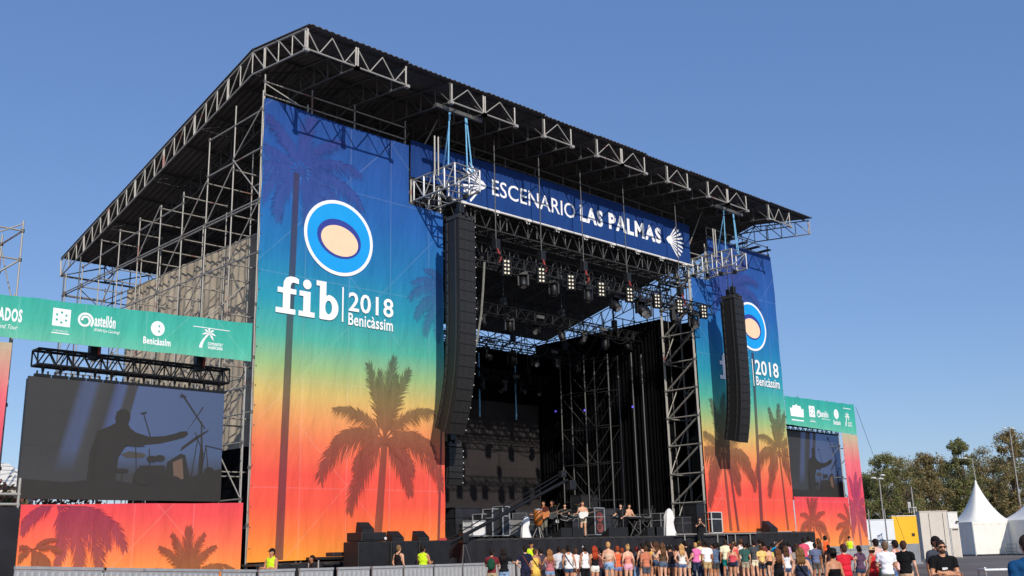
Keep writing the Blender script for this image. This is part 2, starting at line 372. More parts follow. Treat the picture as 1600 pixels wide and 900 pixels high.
# cross bracing along the front edge: some bays carry a lattice panel, some stay open
for i in range(len(NODES)-1):
    x0, x1 = NODES[i], NODES[i+1]; zt, zb = RF[1]-.1, RF[1]-TD
    if i in (0, 1, 3, 4, 6, 8, 9, 11, 13, 14, 16):
        yf = RF[0]-.05
        pole('brace_chord', (x0, yf, zb), (x1, yf, zb), .04, 'steel', roof)
        q = [(x0, zt), (x0+(x1-x0)*.25, zb), (x0+(x1-x0)*.5, zt), (x0+(x1-x0)*.75, zb), (x1, zt)] if x1-x0 > 2.0 else [(x0, zb), (x0+(x1-x0)*.5, zt), (x1, zb)]
        for a, c in zip(q, q[1:]): pole('brace_diagonal', (a[0], yf, a[1]), (c[0], yf, c[1]), .026, 'steel', roof)
        for x in (x0+.05, x1-.05): pole('brace_upright', (x, yf, zt), (x, yf, zb), .04, 'steel', roof)
        for x in (x0, x1): box_obj('node_plate', (x, yf, zb-.04), (.2, .16, .12), 'steel', roof)
    for y in (1.0, 5.2, 9.6, 14.2, 19.4):
        z = roof_z(y)-TD-.1
        pole('cross_tie', (x0, y, z), (x1, y, z), .03, 'steel_dark', roof, 6)
        if i % 3 != 2: pole('cross_diagonal', (x0, y, z), (x1, y, z+.8), .024, 'steel_dark', roof, 6)
# trailing lattice along the rear eave
for i in range(len(NODES)-1):
    x0, x1 = NODES[i], NODES[i+1]; y = RB_[0]-.05; zt, zb = RB_[1]-.08, RB_[1]-TD
    pole('rear_chord', (x0, y, zb), (x1, y, zb), .035, 'steel', roof)
    pole('rear_diagonal', (x0, y, zb), (x1, y, zt), .026, 'steel', roof)

# ---------------------------------------------------------------- scaffolds
SR = .031
def frame(name, label, cells, m='steel', r=SR, group=None, loc=(0,0,0)):
    t = thing(name, label, 'scaffold', loc, group)
    cb = MB(); seen = set()
    for kind, p, q in cells:
        pole(kind, p, q, r*(.82 if kind in ('brace',) else 1), m, t)
        if kind in ('ledger', 'transom', 'guard_rail'):
            for e in (p, q):
                k_ = tuple(round(c, 1) for c in e)
                if k_ not in seen: seen.add(k_); cb.tube(Vector(e)-Vector((0,0,.055)), Vector(e)+Vector((0,0,.055)), r*2.0, n=6)
    if cb.f: cb.obj('couplers', 'steel_dull', t, kind='stuff')
    return t
YP = [.12+2.09*k for k in range(10)]
PT = [19.3, 19.35, 18.6, 16.8, 16.75, 16.7, 16.62, 16.55, 15.9, 15.85]
LV = [2.7, 4.7, 6.7, 8.7, 10.7, 12.7, 14.7]
cells = []
for r_i, x in enumerate((.06, 2.1)):
    for k, y in enumerate(YP):
        cells.append(('post', (x, y, 0), (x, y, PT[k]-(.5*r_i if k > 2 else 0))))
        for z in LV:
            if k < 9 and (z == 14.7 or (k*3+int(z)+r_i) % 3 == 0): cells.append(('ledger', (x, y, z), (x, YP[k+1], z)))
    for k in range(9):
        if r_i == 0:
            for z in LV[:-1]:
                if (k+int(z)) % 3 == 0: cells.append(('brace', (x-.05, YP[k], z+2), (x-.05, YP[k+1], z)))
            if k in (1, 2, 4): cells.append(('brace', (x-.05, YP[k+1], 14.7), (x-.05, YP[k], min(PT[k], 16.7))))
    for k in range(2): cells.append(('ledger', (x, YP[k], 16.9), (x, YP[k+1], 16.9))); cells.append(('ledger', (x, YP[k], 18.5), (x, YP[k+1], 18.5)))
    cells.append(('brace', (x-.04, YP[0], 18.6), (x-.04, YP[1], 17))); cells.append(('brace', (x-.04, YP[1], 17), (x-.04, YP[0], 15)))
for k, y in enumerate(YP):
    for z in LV+([16.6] if k < 8 else []): cells.append(('transom', (.06, y, z), (2.1, y, z)))
    if k % 2 == 0: 
        for z in (6.7, 10.7): cells.append(('brace', (.06, y+.05, z), (2.1, y+.05, z+2)))
for k in range(0, 9): cells.append(('ledger', (.06, YP[k], 14.82), (.06, YP[k+1], 14.82)))
cells.append(('guard_rail', (.06, YP[3], 16.3), (.06, YP[8], 15.7)))
frame('side_scaffold', 'tall open steel scaffold along the left flank under the roof slope', cells)
# rear scaffold closing the back of the stage
cells = []
for x in [0.06+2.58*k for k in range(15)]:
    for y in (17.2, 19.2):
        cells.append(('post', (x, y, 0), (x, y, roof_z(y)-1.0)))
    for z in (6.7, 10.7, 13.2, 14.7): cells.append(('transom', (x, 17.2, z), (x, 19.2, z)))
    if x < 34:
        for z in (4.7, 8.7, 12.7, 13.7, 14.7): cells.append(('ledger', (x, 19.2, z), (x+2.58, 19.2, z)))
        cells.append(('brace', (x, 19.15, 12.7), (x+2.58, 19.15, 14.7))); cells.append(('brace', (x, 17.15, 14.7), (x+2.58, 17.15, 12.7)))
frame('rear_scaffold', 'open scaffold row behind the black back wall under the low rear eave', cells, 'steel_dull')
# right flank
cells = []
for r_i, x in enumerate((34.2, 36.2)):
    for k, y in enumerate(YP):
        cells.append(('post', (x, y, 0), (x, y, PT[k])))
        if k < 9:
            for z in (10.7, 12.7, 14.7, 16.2): cells.append(('ledger', (x, y, z), (x, YP[k+1], z)))
            if k % 2 == r_i: cells.append(('brace', (x, y, 12.7), (x, YP[k+1], 16.2)))
for y in YP:
    for z in (12.7, 14.7): cells.append(('transom', (34.2, y, z), (36.2, y, z)))
for k in range(4):
    x = 28.2+2.0*k
    for j, y in enumerate((2.3, 6.4, 10.6)):
        cells.append(('post', (x, y, 0), (x, y, 18.2-.9*j))); 
        for z in (13.2, 15.2): cells.append(('ledger', (x, y, z), (x+2.0, y, z)))
        cells.append(('brace', (x, y, 13.2), (x+2.0, y, 15.2+j*.3)))
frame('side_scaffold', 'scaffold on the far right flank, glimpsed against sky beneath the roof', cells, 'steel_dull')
# portal towers either side of the stage mouth
def portal(x0, x1, label):
    c = []
    for x in (x0, x1):
        for y in (.1, 2.2):
            c.append(('post', (x, y, 0), (x, y, 18.6))); c.append(('post', (x+.16, y+.05, 0), (x+.16, y+.05, 18.4)))
        for k, z in enumerate([2.3+1.55*i for i in range(11)]):
            c.append(('ledger', (x, .1, z), (x, 2.2, z)))
            a, d = ((.1, 2.2) if k % 2 else (2.2, .1))
            if k < 10: c.append(('brace', (x+.04, 2.15, z), (x+.04, .15, z+1.5))); c.append(('brace', (x+.12, 2.15, z), (x+.12, .15, z+1.5)))
    for z in [2.3+3.1*i for i in range(6)]:
        for y in (.1, 2.2): c.append(('transom', (x0, y, z), (x1, y, z))); c.append(('brace', (x0, y, z), (x1, y, z+2.8)))
    return frame('portal_tower', label, c, 'steel', .042)
portal(27.42, 29.2, 'bright lattice tower at the right edge of the stage mouth')
portal(7.4, 8.95, 'lattice tower behind the left speaker column, mostly hidden by banner')
# frames carrying the banners and their hand rails
for nm, xs, lab in (('banner_scaffold', [.12, 2.3, 4.4, 7.1], 'hand rails and posts above the left tower banner'), ('banner_scaffold', [29.5, 31.6, 33.8, 36.1], 'posts and planks above the right tower banner')):
    c = []
    for x in xs: c.append(('post', (x, .12, 0), (x, .12, 20.0 if xs[0] < 5 else 19.7)))
    for a, d in zip(xs, xs[1:]):
        for z in (19.15, 19.7): c.append(('guard_rail', (a, .12, z), (d, .12, z)))
        for z in (4.7, 8.7, 12.7, 16.7): c.append(('ledger', (a, .14, z), (d, .14, z)))
    if xs[0] < 5: c.append(('brace', (.12, .1, 19.6), (1.1, -.9, 18.6)))
    t = frame(nm, lab, c)
    if xs[0] > 5:
        for x in (30.2, 31.4, 32.6, 34.0, 35.2): box_obj('plank', (x, .6, 19.2+.02*(int(x) % 2)), (.32, 2.4, .06), 'steel_dark', t)
# far scaffold leaving the frame on the left, pink cloth on it
cells = []
p0 = on_y(37, 345, 1.6); xl = p0.x
for x in (xl, xl-2.2):
    for y in (1.6, 3.6):
        cells.append(('post', (x, y, 0), (x, y, p0.z)))
for z in (p0.z-.35, p0.z-1.35, p0.z-3.2, 6.5, 4.5):
    for y in (1.6, 3.6): cells.append(('ledger', (xl-2.2, y, z), (xl, y, z)))
    for x in (xl, xl-2.2): cells.append(('transom', (x, 1.6, z), (x, 3.6, z)))
cells += [('brace', (xl, 1.6, p0.z-3.2), (xl, 3.6, p0.z-.5)), ('brace', (xl-2.2, 1.6, p0.z-3.2), (xl, 1.6, p0.z-1.35)), ('brace', (xl-2.2, 1.6, p0.z-1.4), (xl, 1.6, p0.z-.1))]
frame('corner_scaffold', 'scaffold corner rising above the teal header at the left picture edge', cells)

# ---------------------------------------------------------------- shade net on the left flank
b = MB(); nx, nz_ = 170, 22; X0, Y0, Y1, Z0, Z1 = 2.35, .4, 16.6, 5.9, 14.9
for j in range(nz_+1):
    for i in range(nx+1):
        y = Y0+(Y1-Y0)*i/nx; z = Z0+(Z1-Z0)*j/nz_
        w = .05*math.sin(y*5.3+math.sin(z*.8)*1.2)+.045*math.sin(y*13.7+z*.6+2*math.sin(y*.9))+.05*math.sin(y*2.1+z*.4)
        zz = z - (.07*abs(math.sin(y*1.5)) if j == nz_ else 0) + .02*math.sin(y*9)
        b.v.append((X0+w, y, zz))
for j in range(nz_):
    for i in range(nx): b.f.append((j*(nx+1)+i, (j+1)*(nx+1)+i, (j+1)*(nx+1)+i+1, j*(nx+1)+i+1)); b.m.append(0)
tag(b.obj('shade_net', 'net_cloth', smooth=True), 'wrinkled tan shade net hung along the left flank scaffold', 'net')
b = MB(); b.box((2.35, 7.7, 3.0), (.06, 14.6, 5.8)); tag(b.obj('flank_cloth', 'black_cloth'), 'black cloth closing the left flank below the tan net', 'cloth')

# ---------------------------------------------------------------- printed palms
def clip(poly, x0, x1, z0, z1):
    for ax, lim, sgn in ((0, x0, 1), (0, x1, -1), (1, z0, 1), (1, z1, -1)):
        out = []
        for i in range(len(poly)):
            a, c = poly[i-1], poly[i]; da, dc = sgn*(a[ax]-lim), sgn*(c[ax]-lim)
            if da >= 0: out.append(a)
            if (da >= 0) != (dc >= 0):
                t = da/(da-dc); out.append((a[0]+(c[0]-a[0])*t, a[1]+(c[1]-a[1])*t))
        poly = out
        if len(poly) < 3: return []
    return poly
def palm_polys(cx, cz, R_, fronds, rng, trunk=None, tw=.14, droop=1.0, dense=40):
    """outline pieces of a palm: fronds given as (angle in degrees, relative length)"""
    P = []
    if trunk:
        (bx_, bz) = trunk; w0, w1 = tw, tw*.75; n = 6
        for i in range(n):
            t0, t1 = i/n, (i+1)/n
            xa, xb = bx_+(cx-bx_)*t0, bx_+(cx-bx_)*t1; za, zb = bz+(cz-bz)*t0, bz+(cz-bz)*t1
            wa, wb = w0+(w1-w0)*t0, w0+(w1-w0)*t1
            P.append([(xa-wa, za), (xa+wa, za), (xb+wb, zb), (xb-wb, zb)])
    for fr in fronds:
        ang, ln = fr[0], fr[1]; tot = fr[2] if len(fr) > 2 else 70*droop*abs(math.cos(rad(ang)))**.5
        a = rad(ang); n = dense; step = R_*ln/n; x, z = cx, cz; pts = []
        sgn = -1 if math.cos(a) >= 0 else 1
        for i in range(n+1):
            pts.append((x, z, a)); x += step*math.cos(a); z += step*math.sin(a)
            a += sgn*rad(tot)*(.4+1.2*i/n)/n
        for i in range(n):
            (xa, za, aa), (xb, zb, _) = pts[i], pts[i+1]; w = R_*.014*(1-i/n*.8)
            na = (-math.sin(aa)*w, math.cos(aa)*w)
            P.append([(xa-na[0], za-na[1]), (xb-na[0]*.9, zb-na[1]*.9), (xb+na[0]*.9, zb+na[1]*.9), (xa+na[0], za+na[1])])
            if i > n*.12:
                t = i/n; ll = R_*.20*math.sin(math.pi*min(1, .10+t*.86))**.55*ln**.6
                flat = abs(math.cos(aa))
                for sd in (1, -1):
                    for _k in range(3):
                        sp = aa+sd*rad(22+22*(1-t)+rng.uniform(-9, 9)); l2 = ll*rng.uniform(.6, 1.15)*(1.25-.35*flat)
                        bx2 = xa+(xb-xa)*rng.random(); bz2 = za+(zb-za)*rng.random(); wl = R_*.0065
                        q = (math.sin(sp)*wl, -math.cos(sp)*wl); sag = l2*(.62 if sd*math.cos(aa) < 0 else .30)*flat
                        m_ = (bx2+l2*.5*math.cos(sp), bz2+l2*.5*math.sin(sp)-sag*.22); tip = (bx2+l2*.95*math.cos(sp), bz2+l2*math.sin(sp)-sag)
                        P.append([(bx2-q[0], bz2-q[1]), (bx2+q[0], bz2+q[1]), (m_[0]+q[0]*.8, m_[1]+q[1]*.8), tip, (m_[0]-q[0]*.8, m_[1]-q[1]*.8)])
    return P
def palm_print(parent, bounds, m, y, *a, name='palm_print', **k):
    rng = random.Random(int(a[0]*97+a[1]*31)); b = MB(); off = Vector(parent.location)
    for i, pl in enumerate(palm_polys(*a[:4], rng, *a[4:], **k)):
        c = clip(pl, *bounds)
        if not c: continue
        yy = y - .00001*(i % 900)
        ar = sum(c[j-1][0]*c[j][1]-c[j][0]*c[j-1][1] for j in range(len(c)))
        if ar < 0: c = c[::-1]
        b.add([Vector((p[0], yy, p[1]))-off for p in c], [tuple(range(len(c)))])
    if not b.f: return None
    o = b.obj(name, m, parent); o['kind'] = 'stuff'; return o
CROWN = [(86,1.02,10),(74,.98,18),(100,.94,14),(132,.84,62),(50,.9,58),(156,.82,82),(24,.84,84),(172,1.16,98),(6,1.16,100),(196,.62,75),(-16,.62,75),(226,.98,34),(-44,.74,36)]

# ---------------------------------------------------------------- lettering shapes
def rrect(x0, x1, z0, z1): return [(x0, z0), (x1, z0), (x1, z1), (x0, z1)]
def fib_word(parent, x0, z0, w, h, y, m='print_white'):
    """lower-case f i b in heavy slab letters; unit box 2.82 x 1.5"""
    sx, sz = w/2.82, h/1.5
    def put(nm, loops): poly2d(nm, loops, m, parent, y, (x0, z0), (sx, sz))
    # f : slab foot, stem, bar and hook
    put('letter', [[(0,0),(.86,0),(.86,.2),(.62,.2),(.62,.78),(.88,.78),(.88,.98),(.62,.98),(.62,1.08),(.66,1.2),(.76,1.24),(.98,1.2),(.98,1.4),(.84,1.45),(.62,1.46),(.42,1.38),(.32,1.22),(.30,1.02),(.30,.98),(.06,.98),(.06,.78),(.30,.78),(.30,.2),(0,.2)]])
    put('letter', [[(1.0,0),(1.72,0),(1.72,.2),(1.52,.2),(1.52,.98),(1.02,.98),(1.02,.78),(1.2,.78),(1.2,.2),(1.0,.2)]])
    put('letter', [ring(1.36, 1.26, .19, .19, 24)])
    out = [(1.98,0)]+[(2.36+.46*math.cos(rad(a)), .5+.5*math.sin(rad(a))) for a in range(-90, 91, 12)]+[(2.24,.94),(2.24,1.5),(1.78,1.5),(1.78,1.3),(1.94,1.3),(1.94,.04)]
    put('letter', [out, [(2.36+.16*math.cos(rad(a)), .5+.27*math.sin(rad(a))) for a in range(0, 360, 15)]])
def badge(parent, cx, cz, y, s=1.0):
    t = rad(-8)
    def el(nm, rx, rz, m, yy, dx=0, dz=0):
        pts = []
        for i in range(48):
            a = 2*math.pi*i/48; px, pz = rx*math.cos(a), rz*math.sin(a)
            pts.append((cx+(dx+px*math.cos(t)-pz*math.sin(t))*s, cz+(dz+px*math.sin(t)+pz*math.cos(t))*s))
        poly2d(nm, [pts], m, parent, yy)
    el('badge_rim', 1.66, 1.56, 'print_white', y); el('badge_disc', 1.52, 1.42, 'badge_blue', y-.004)
    el('badge_centre', 1.06, .80, 'badge_navy', y-.008, 0, -.04); el('badge_inlay', .90, .62, 'badge_cream', y-.012, .02, -.12)
def fan(parent, cx, cz, R_, a0, a1, n, y, flip=1):
    """white shell of rays opening to one side"""
    b = MB(); off = Vector(parent.location)
    for i in range(n):
        a = rad(a0+(a1-a0)*i/(n-1)); w = R_*.04; ln = R_*(1.0-.25*abs(i/(n-1)-.5))
        d = (math.cos(a)*flip, math.sin(a)); nn = (-d[1]*w, d[0]*w)
        P = [(cx+d[0]*R_*.12-nn[0]*.4, cz+d[1]*R_*.12-nn[1]*.4), (cx+d[0]*ln-nn[0], cz+d[1]*ln-nn[1]), (cx+d[0]*ln*1.04, cz+d[1]*ln*1.04), (cx+d[0]*ln+nn[0], cz+d[1]*ln+nn[1]), (cx+d[0]*R_*.12+nn[0]*.4, cz+d[1]*R_*.12+nn[1]*.4)]
        if flip < 0: P = P[::-1]
        b.add([Vector((p[0], y-.0005*i, p[1]))-off for p in P], [tuple(range(5))])
    o = b.obj('shell_emblem', 'print_white', parent); o['kind'] = 'stuff'
    poly2d('shell_core', [[(cx-flip*R_*.14, cz), (cx+flip*R_*.0, cz-R_*.13), (cx+flip*R_*.2, cz-R_*.2), (cx+flip*R_*.3, cz), (cx+flip*R_*.2, cz+R_*.2), (cx+flip*R_*.0, cz+R_*.13)]], 'print_white', parent, y-.012)

def eyelets(parent, pts, y=-.02):
    for x, z in pts:
        b = MB(); b.tube((0, 0, 0), (0, -.02, 0), .02, n=6); o = b.obj('lashing', 'steel_dull', parent, loc=Vector((x, y, z))-Vector(parent.location))

# ---------------------------------------------------------------- left tower banner
lt = thing('tower_banner', 'tall sunset gradient banner on the near left tower, fib 2018 lettering', 'banner', (4.5, 0, 1.4))
edge = [(0.02,1.42),(3,1.46),(6,1.43),(9.13,1.47)]+[(9.13-.03*(k % 2), 1.47+(16.1-1.47)*k/14) for k in range(1, 14)]+[(9.13,16.12),(7.2,16.16),(7.2,18.86),(3.6,18.84),(.22,18.98)]+[(.04+.035*(k % 2), 18.9-(18.9-1.42)*k/16) for k in range(0, 16)]
poly2d('cloth', [edge], 'tower_print', lt, 0, depth=.006)
LB = (.12, 9.05, 1.5, 18.75); LB2 = (.12, 7.12, 1.5, 18.75)
palm_print(lt, LB, 'tower_palm', -.012, 5.98, 5.95, 3.3, CROWN, (5.62, 1.5), tw=.2)
palm_print(lt, LB, 'tower_palm', -.022, 5.95, 5.85, 2.2, [(80,1.3,8),(92,1.3,6),(185,.6,70),(-8,.6,70),(160,.5,60),(20,.5,60)], dense=30)
palm_print(lt, LB2, 'tower_palm_high', -.012, 1.75, 16.3, 3.1, [(85,.9),(60,.9),(115,.9),(35,1),(150,1),(10,1.05),(175,1),(-15,1.05),(200,.9),(-40,.95),(225,.8),(-65,.7)], None)
palm_print(lt, LB, 'tower_trunk', -.034, 1.58, 16.2, 1.0, [], (1.30, 1.5), tw=.17)
palm_print(lt, LB, 'tower_palm_high', -.012, 9.7, 12.5, 2.4, [(150,1.0),(165,1.1),(185,1.1),(205,1.1),(225,1.0),(130,.8)], None)
palm_print(lt, LB, 'tower_trunk', -.012, 8.95, 6.6, .6, [], (8.72, 1.5), tw=.07)
badge(lt, 3.63, 13.92, -.036)
fib_word(lt, .82, 10.48, 2.82, 1.52, -.048)
poly2d('divider', [rrect(3.81, 3.88, 10.5, 11.92)], 'print_white', lt, -.048)
text('date_text', '2018', 4.12, 6.36, 10.99, 11.78, 'print_white', lt, -.048, .016)
text('place_text', 'Benicàssim', 4.12, 6.34, 10.42, 10.92, 'print_white', lt, -.048, .018)
eyelets(lt, [(.1, 1.9+.72*k) for k in range(24)])

# ---------------------------------------------------------------- right tower banner
rt = thing('tower_banner', 'tall sunset gradient banner on the far right tower, partly behind speakers', 'banner', (31.9, 0, 2.2))
edge = [(27.55,2.25),(30,2.2),(33,2.24),(36.3,2.25)]+[(36.3-.05*(k % 2), 2.25+(19.0-2.25)*k/14) for k in range(1, 14)]+[(36.15,19.05),(29.4,19.0),(29.4,16.4),(27.55,16.3)]
poly2d('cloth', [edge], 'tower_print', rt, 0, depth=.006)
RB2 = (27.62, 36.2, 2.3, 18.9)
palm_print(rt, (29.5, 36.2, 2.3, 18.9), 'tower_palm_high', -.012, 31.4, 16.4, 3.2, [(85,.9),(60,.9),(115,.9),(35,1),(150,1),(10,1.05),(175,1),(-15,1.05),(200,.9),(-40,1.0),(225,.8)], None)
palm_print(rt, RB2, 'tower_trunk', -.03, 33.2, 12.6, .8, [], (32.65, 2.3), tw=.15)
palm_print(rt, RB2, 'tower_palm', -.012, 29.4, 6.4, 3.3, CROWN, (29.6, 2.3), tw=.14)
palm_print(rt, RB2, 'tower_trunk', -.026, 29.9, 6.0, .6, [], (30.3, 2.3), tw=.10)
palm_print(rt, RB2, 'tower_palm', -.012, 35.2, 6.7, 2.9, CROWN, (35.45, 2.3), tw=.1)
badge(rt, 33.3, 14.2, -.036, .95)
fib_word(rt, 29.6, 10.7, 2.95, 1.6, -.048)
poly2d('divider', [rrect(33.0, 33.07, 10.6, 12.2)], 'print_white', rt, -.048)
text('date_text', '2018', 33.3, 35.85, 11.3, 12.2, 'print_white', rt, -.048, .016)
text('place_text', 'Benicàssim', 33.3, 35.85, 10.65, 11.2, 'print_white', rt, -.048, .018)
eyelets(rt, [(36.2, 2.6+.8*k) for k in range(20)])

# ---------------------------------------------------------------- stage sign
sg = thing('stage_sign', 'long deep blue sign banner over the stage mouth with white lettering', 'sign', (17, 0, 17))
poly2d('cloth', [[(7.26,17.42),(9.3,17.42),(9.3,16.92),(27.5,17.0),(27.52,18.2),(27.6,19.35),(20,19.3),(12,19.22),(7.26,19.12)]], 'sign_print', sg, -.06, depth=.006)
text('name_text', 'ESCENARIO', 12.1, 17.85, 17.68, 18.46, 'print_white', sg, -.072, .004)
text('name_text', 'LAS', 18.22, 19.98, 17.68, 18.56, 'print_white', sg, -.072, .042); text('name_text', 'PALMAS', 20.45, 24.88, 17.72, 18.62, 'print_white', sg, -.072, .042)
fan(sg, 25.5, 18.12, 1.4, -46, 48, 9, -.072)
fan(sg, 11.55, 18.0, 1.4, -48, 48, 9, -.072, -1)
pole('hem_pipe', (9.2, -.14, 16.86), (27.6, -.14, 16.94), .06, 'white_paint', sg)
for k in range(9):
    x = 10.2+2.07*k
    b = MB(); b.box((0,0,0), (.26,.2,.12)); b.tube((-.08,0,-.06),(-.08,0,-.16),.03); b.tube((.08,0,-.06),(.08,0,-.16),.03)
    b.obj('hem_clamp', 'white_paint', sg, loc=Vector((x, -.16, 16.84+.0045*k))-sg.location)
# beams behind and under the sign
hb = thing('header_truss', 'dark lattice header beam spanning the stage mouth beneath the blue sign', 'truss', (18, .6, 16))
for z0, y0 in ((16.5, .6), (15.4, 1.9)): box_truss(hb, (9.1, y0, z0), (27.5, y0, z0), .9, .9, 'steel_dark', 40, .045, .026)
for k in range(10): pole('sign_post', (9.2+2.03*k, .2, 16.2), (9.2+2.03*k, .2, 19.9), .03, 'steel_dull', hb)
for z in (19.45, 19.85): pole('guard_rail', (9.2, .2, z), (27.4, .2, z), .028, 'steel_dull', hb)

# ---------------------------------------------------------------- wings: header, base and column banners
def header(x0, x1, z0, z1, label, logos, y=0):
    t = thing('header_banner', label, 'banner', ((x0+x1)/2, y, z0[0]))
    n = 12; top = [(x1-(x1-x0)*k/n, z1[1]+(z1[0]-z1[1])*k/n-.03*(k % 2)) for k in range(n+1)]
    bot = [(x0+(x1-x0)*k/n, z0[0]+(z0[1]-z0[0])*k/n+.02*(k % 2)) for k in range(n+1)] if isinstance(z0, tuple) else None
    poly2d('cloth', [bot+top], 'header_print', t, y, depth=.006)
    logos(t, y-.012); return t
def logo_crest(t, x, z, w, h, y):
    poly2d('crest', [rrect(x, x+w, z+h*.3, z+h)]+[ring(x+w*.5+w*.3*math.cos(rad(a)), z+h*.65+h*.2*math.sin(rad(a)), w*.07, w*.07, 12) for a in range(30, 390, 60)], 'print_white', t, y)
    poly2d('crest_bar', [rrect(x, x+w, z, z+h*.04)], 'print_white', t, y); text('crest_text', 'CASTELLÓ', x+w*.1, x+w*.9, z+h*.08, z+h*.17, 'print_white', t, y)
def logo_cast(t, x, z, w, h, y):
    cx, cz, r = x+h*.5, z+h*.55, h*.48
    sp = []
    for i in range(40): a = rad(-40+i*15); rr = r*(1-.014*i); sp.append((cx+rr*math.cos(a), cz+rr*math.sin(a)))
    for i in range(39, -1, -1): a = rad(-40+i*15); rr = r*(1-.014*i)-r*.24; sp.append((cx+max(rr,.02)*math.cos(a), cz+max(rr,.02)*math.sin(a)))
    b = MB(); off = Vector(t.location)
    b.add([Vector((p[0], y-.0002*min(i, 79-i), p[1]))-off for i, p in enumerate(sp)], [(i, 79-i, 78-i, i+1) for i in range(39)]); b.obj('swirl', 'print_white', t)
    text('logo_text', 'astellón', x+h*1.0, x+w, z+h*.3, z+h*.95, 'print_white', t, y, .03)
    text('logo_text', 'SPAIN Eye Catching!', x+h*1.0, x+w*1.12, z, z+h*.2, 'print_white', t, y, .01, .2)
def logo_ben(t, x, z, w, h, y):
    cx = x+w/2; r = h*.3
    poly2d('roundel', [ring(cx, z+h-r, r, r*1.05, 28), ring(cx+r*.2, z+h-r*.65, r*.12, r*.2, 10), ring(cx+r*.2, z+h-r*1.4, r*.12, r*.2, 10)], 'print_white', t, y)
    text('logo_text', 'BenicàssIm', x, x+w, z, z+h*.3, 'print_white', t, y, .03)
def logo_palm(t, x, z, w, h, y):
    b = MB(); off = Vector(t.location); px, pz = x+w*.38, z+h*.68
    for i in range(6):
        t0, t1 = i/6, (i+1)/6
        q = lambda s: (x+w*.05+(px-x-w*.05)*s**1.8*1.0, z+(pz-z)*s); a, c = q(t0), q(t1); ww = w*.07*(1-t0*.5)
        b.add([Vector((a[0]-ww, y, a[1]))-off, Vector((a[0]+ww, y, a[1]))-off, Vector((c[0]+ww*.9, y, c[1]))-off, Vector((c[0]-ww*.9, y, c[1]))-off], [(0,1,2,3)])
    for i, a in enumerate((0, 45, 90, 135, 180, 225, 315)):
        d = (math.cos(rad(a)), math.sin(rad(a))); R_ = h*.36
        b.add([Vector((px, y-.001*i-.002, pz))-off, Vector((px+R_*.55*d[0]+R_*.14*d[1], y-.001*i-.002, pz+R_*.55*d[1]-R_*.14*d[0]))-off, Vector((px+R_*d[0], y-.001*i-.002, pz+R_*d[1]-R_*.2))-off, Vector((px+R_*.55*d[0]-R_*.14*d[1], y-.001*i-.002, pz+R_*.55*d[1]+R_*.14*d[0]))-off], [(0,1,2,3)])
    b.obj('palm_logo', 'print_white', t)
    text('logo_text', 'COMUNITAT', x+w*.35, x+w, z+h*.16, z+h*.3, 'print_white', t, y, .04); text('logo_text', 'VALENCIANA', x+w*.35, x+w, z-.01, z+h*.13, 'print_white', t, y, .04)
def left_logos(t, y):
    text('logo_text', 'RADOS', -8.98, -8.14, 8.86, 9.28, 'print_white', t, y, .04); text('logo_text', 'Sound Tour', -8.98, -8.24, 8.62, 8.76, 'print_white', t, y, .0, .3)
    logo_crest(t, -7.22, 8.66, .56, .82, y); logo_cast(t, -6.5, 8.86, 1.32, .62, y); logo_ben(t, -4.2, 8.68, .98, .82, y); logo_palm(t, -2.15, 8.78, .9, .78, y)
    poly2d('rule', [rrect(-2.42, -1.0, 9.5, 9.525)], 'print_white', t, y)
def right_logos(t, y):
    z = 9.0
    poly2d('crest', [[(36.9,z+.1),(38.4,z+.1),(38.45,z+.62),(38.2,z+.6),(38.1,z+.78),(37.75,z+.78),(37.65,z+.9),(37.5,z+.78),(37.2,z+.78),(37.1,z+.6),(36.85,z+.62)]], 'print_white', t, y); poly2d('rule', [rrect(36.95, 38.35, z-.16, z-.08)], 'print_white', t, y)
    logo_crest(t, 39.1, z-.1, .7, 1.0, y); logo_cast(t, 39.95, z+.1, 1.5, .62, y); logo_ben(t, 42.05, z-.1, .9, 1.0, y); logo_palm(t, 43.6, z-.1, .85, .95, y); poly2d('rule', [rrect(43.5, 44.5, z+1.05, z+1.09)], 'print_white', t, y)
header(-11.5, -.1, (8.28, 8.5), (9.62, 9.92), 'teal sponsor header strip over the left video screen', left_logos)
header(36.36, 45.0, (8.55, 8.4), (10.3, 10.42), 'small teal sponsor header strip over the far right video screen', right_logos)
bl = thing('base_banner', 'red to orange palm banner below the left video screen', 'banner', (-4, -.02, .3))
poly2d('cloth', [[(-7.68,.3),(-.22,.3),(-.2,3.46),(-2,3.42),(-4,3.40),(-6,3.35),(-7.66,3.32)]], 'wing_print', bl, -.02, depth=.006)
BB = (-7.62, -.28, .35, 3.3)
palm_print(bl, BB, 'wing_palm', -.034, -2.2, .9, 1.9, [(90,.9),(80,.85),(100,.85),(65,.8),(115,.8),(35,.95),(150,.95),(10,.9),(172,.9)], None)
palm_print(bl, BB, 'wing_palm_violet', -.034, -6.6, 3.35, 2.3, [(-12,1.0),(-30,1.15),(-48,1.0),(-70,.8),(195,.6),(-5,1.2)], None)
palm_print(bl, BB, 'wing_palm', -.05, -7.2, 2.0, 1.1, [(-30,.9),(-50,.9),(-75,.8),(20,.8),(45,.7),(200,.8),(160,.8)], (-7.05, .35), tw=.08)
br = thing('base_banner', 'orange palm banner below the far right video screen', 'banner', (40, -.02, .5))
poly2d('cloth', [[(36.36,.45),(42.9,.5),(42.9,4.3),(36.36,4.25)]], 'wing_print_right', br, -.02, depth=.006)
palm_print(br, (36.4, 42.85, .5, 4.2), 'wing_palm_right', -.034, 38.3, 2.6, 1.9, CROWN[:11], (38.3, .5), tw=.12)
palm_print(br, (36.4, 42.85, .5, 4.2), 'wing_palm_right', -.034, 42.9, 2.4, 2.0, [(100,.8),(130,.9),(155,1),(180,1),(205,1)], None)
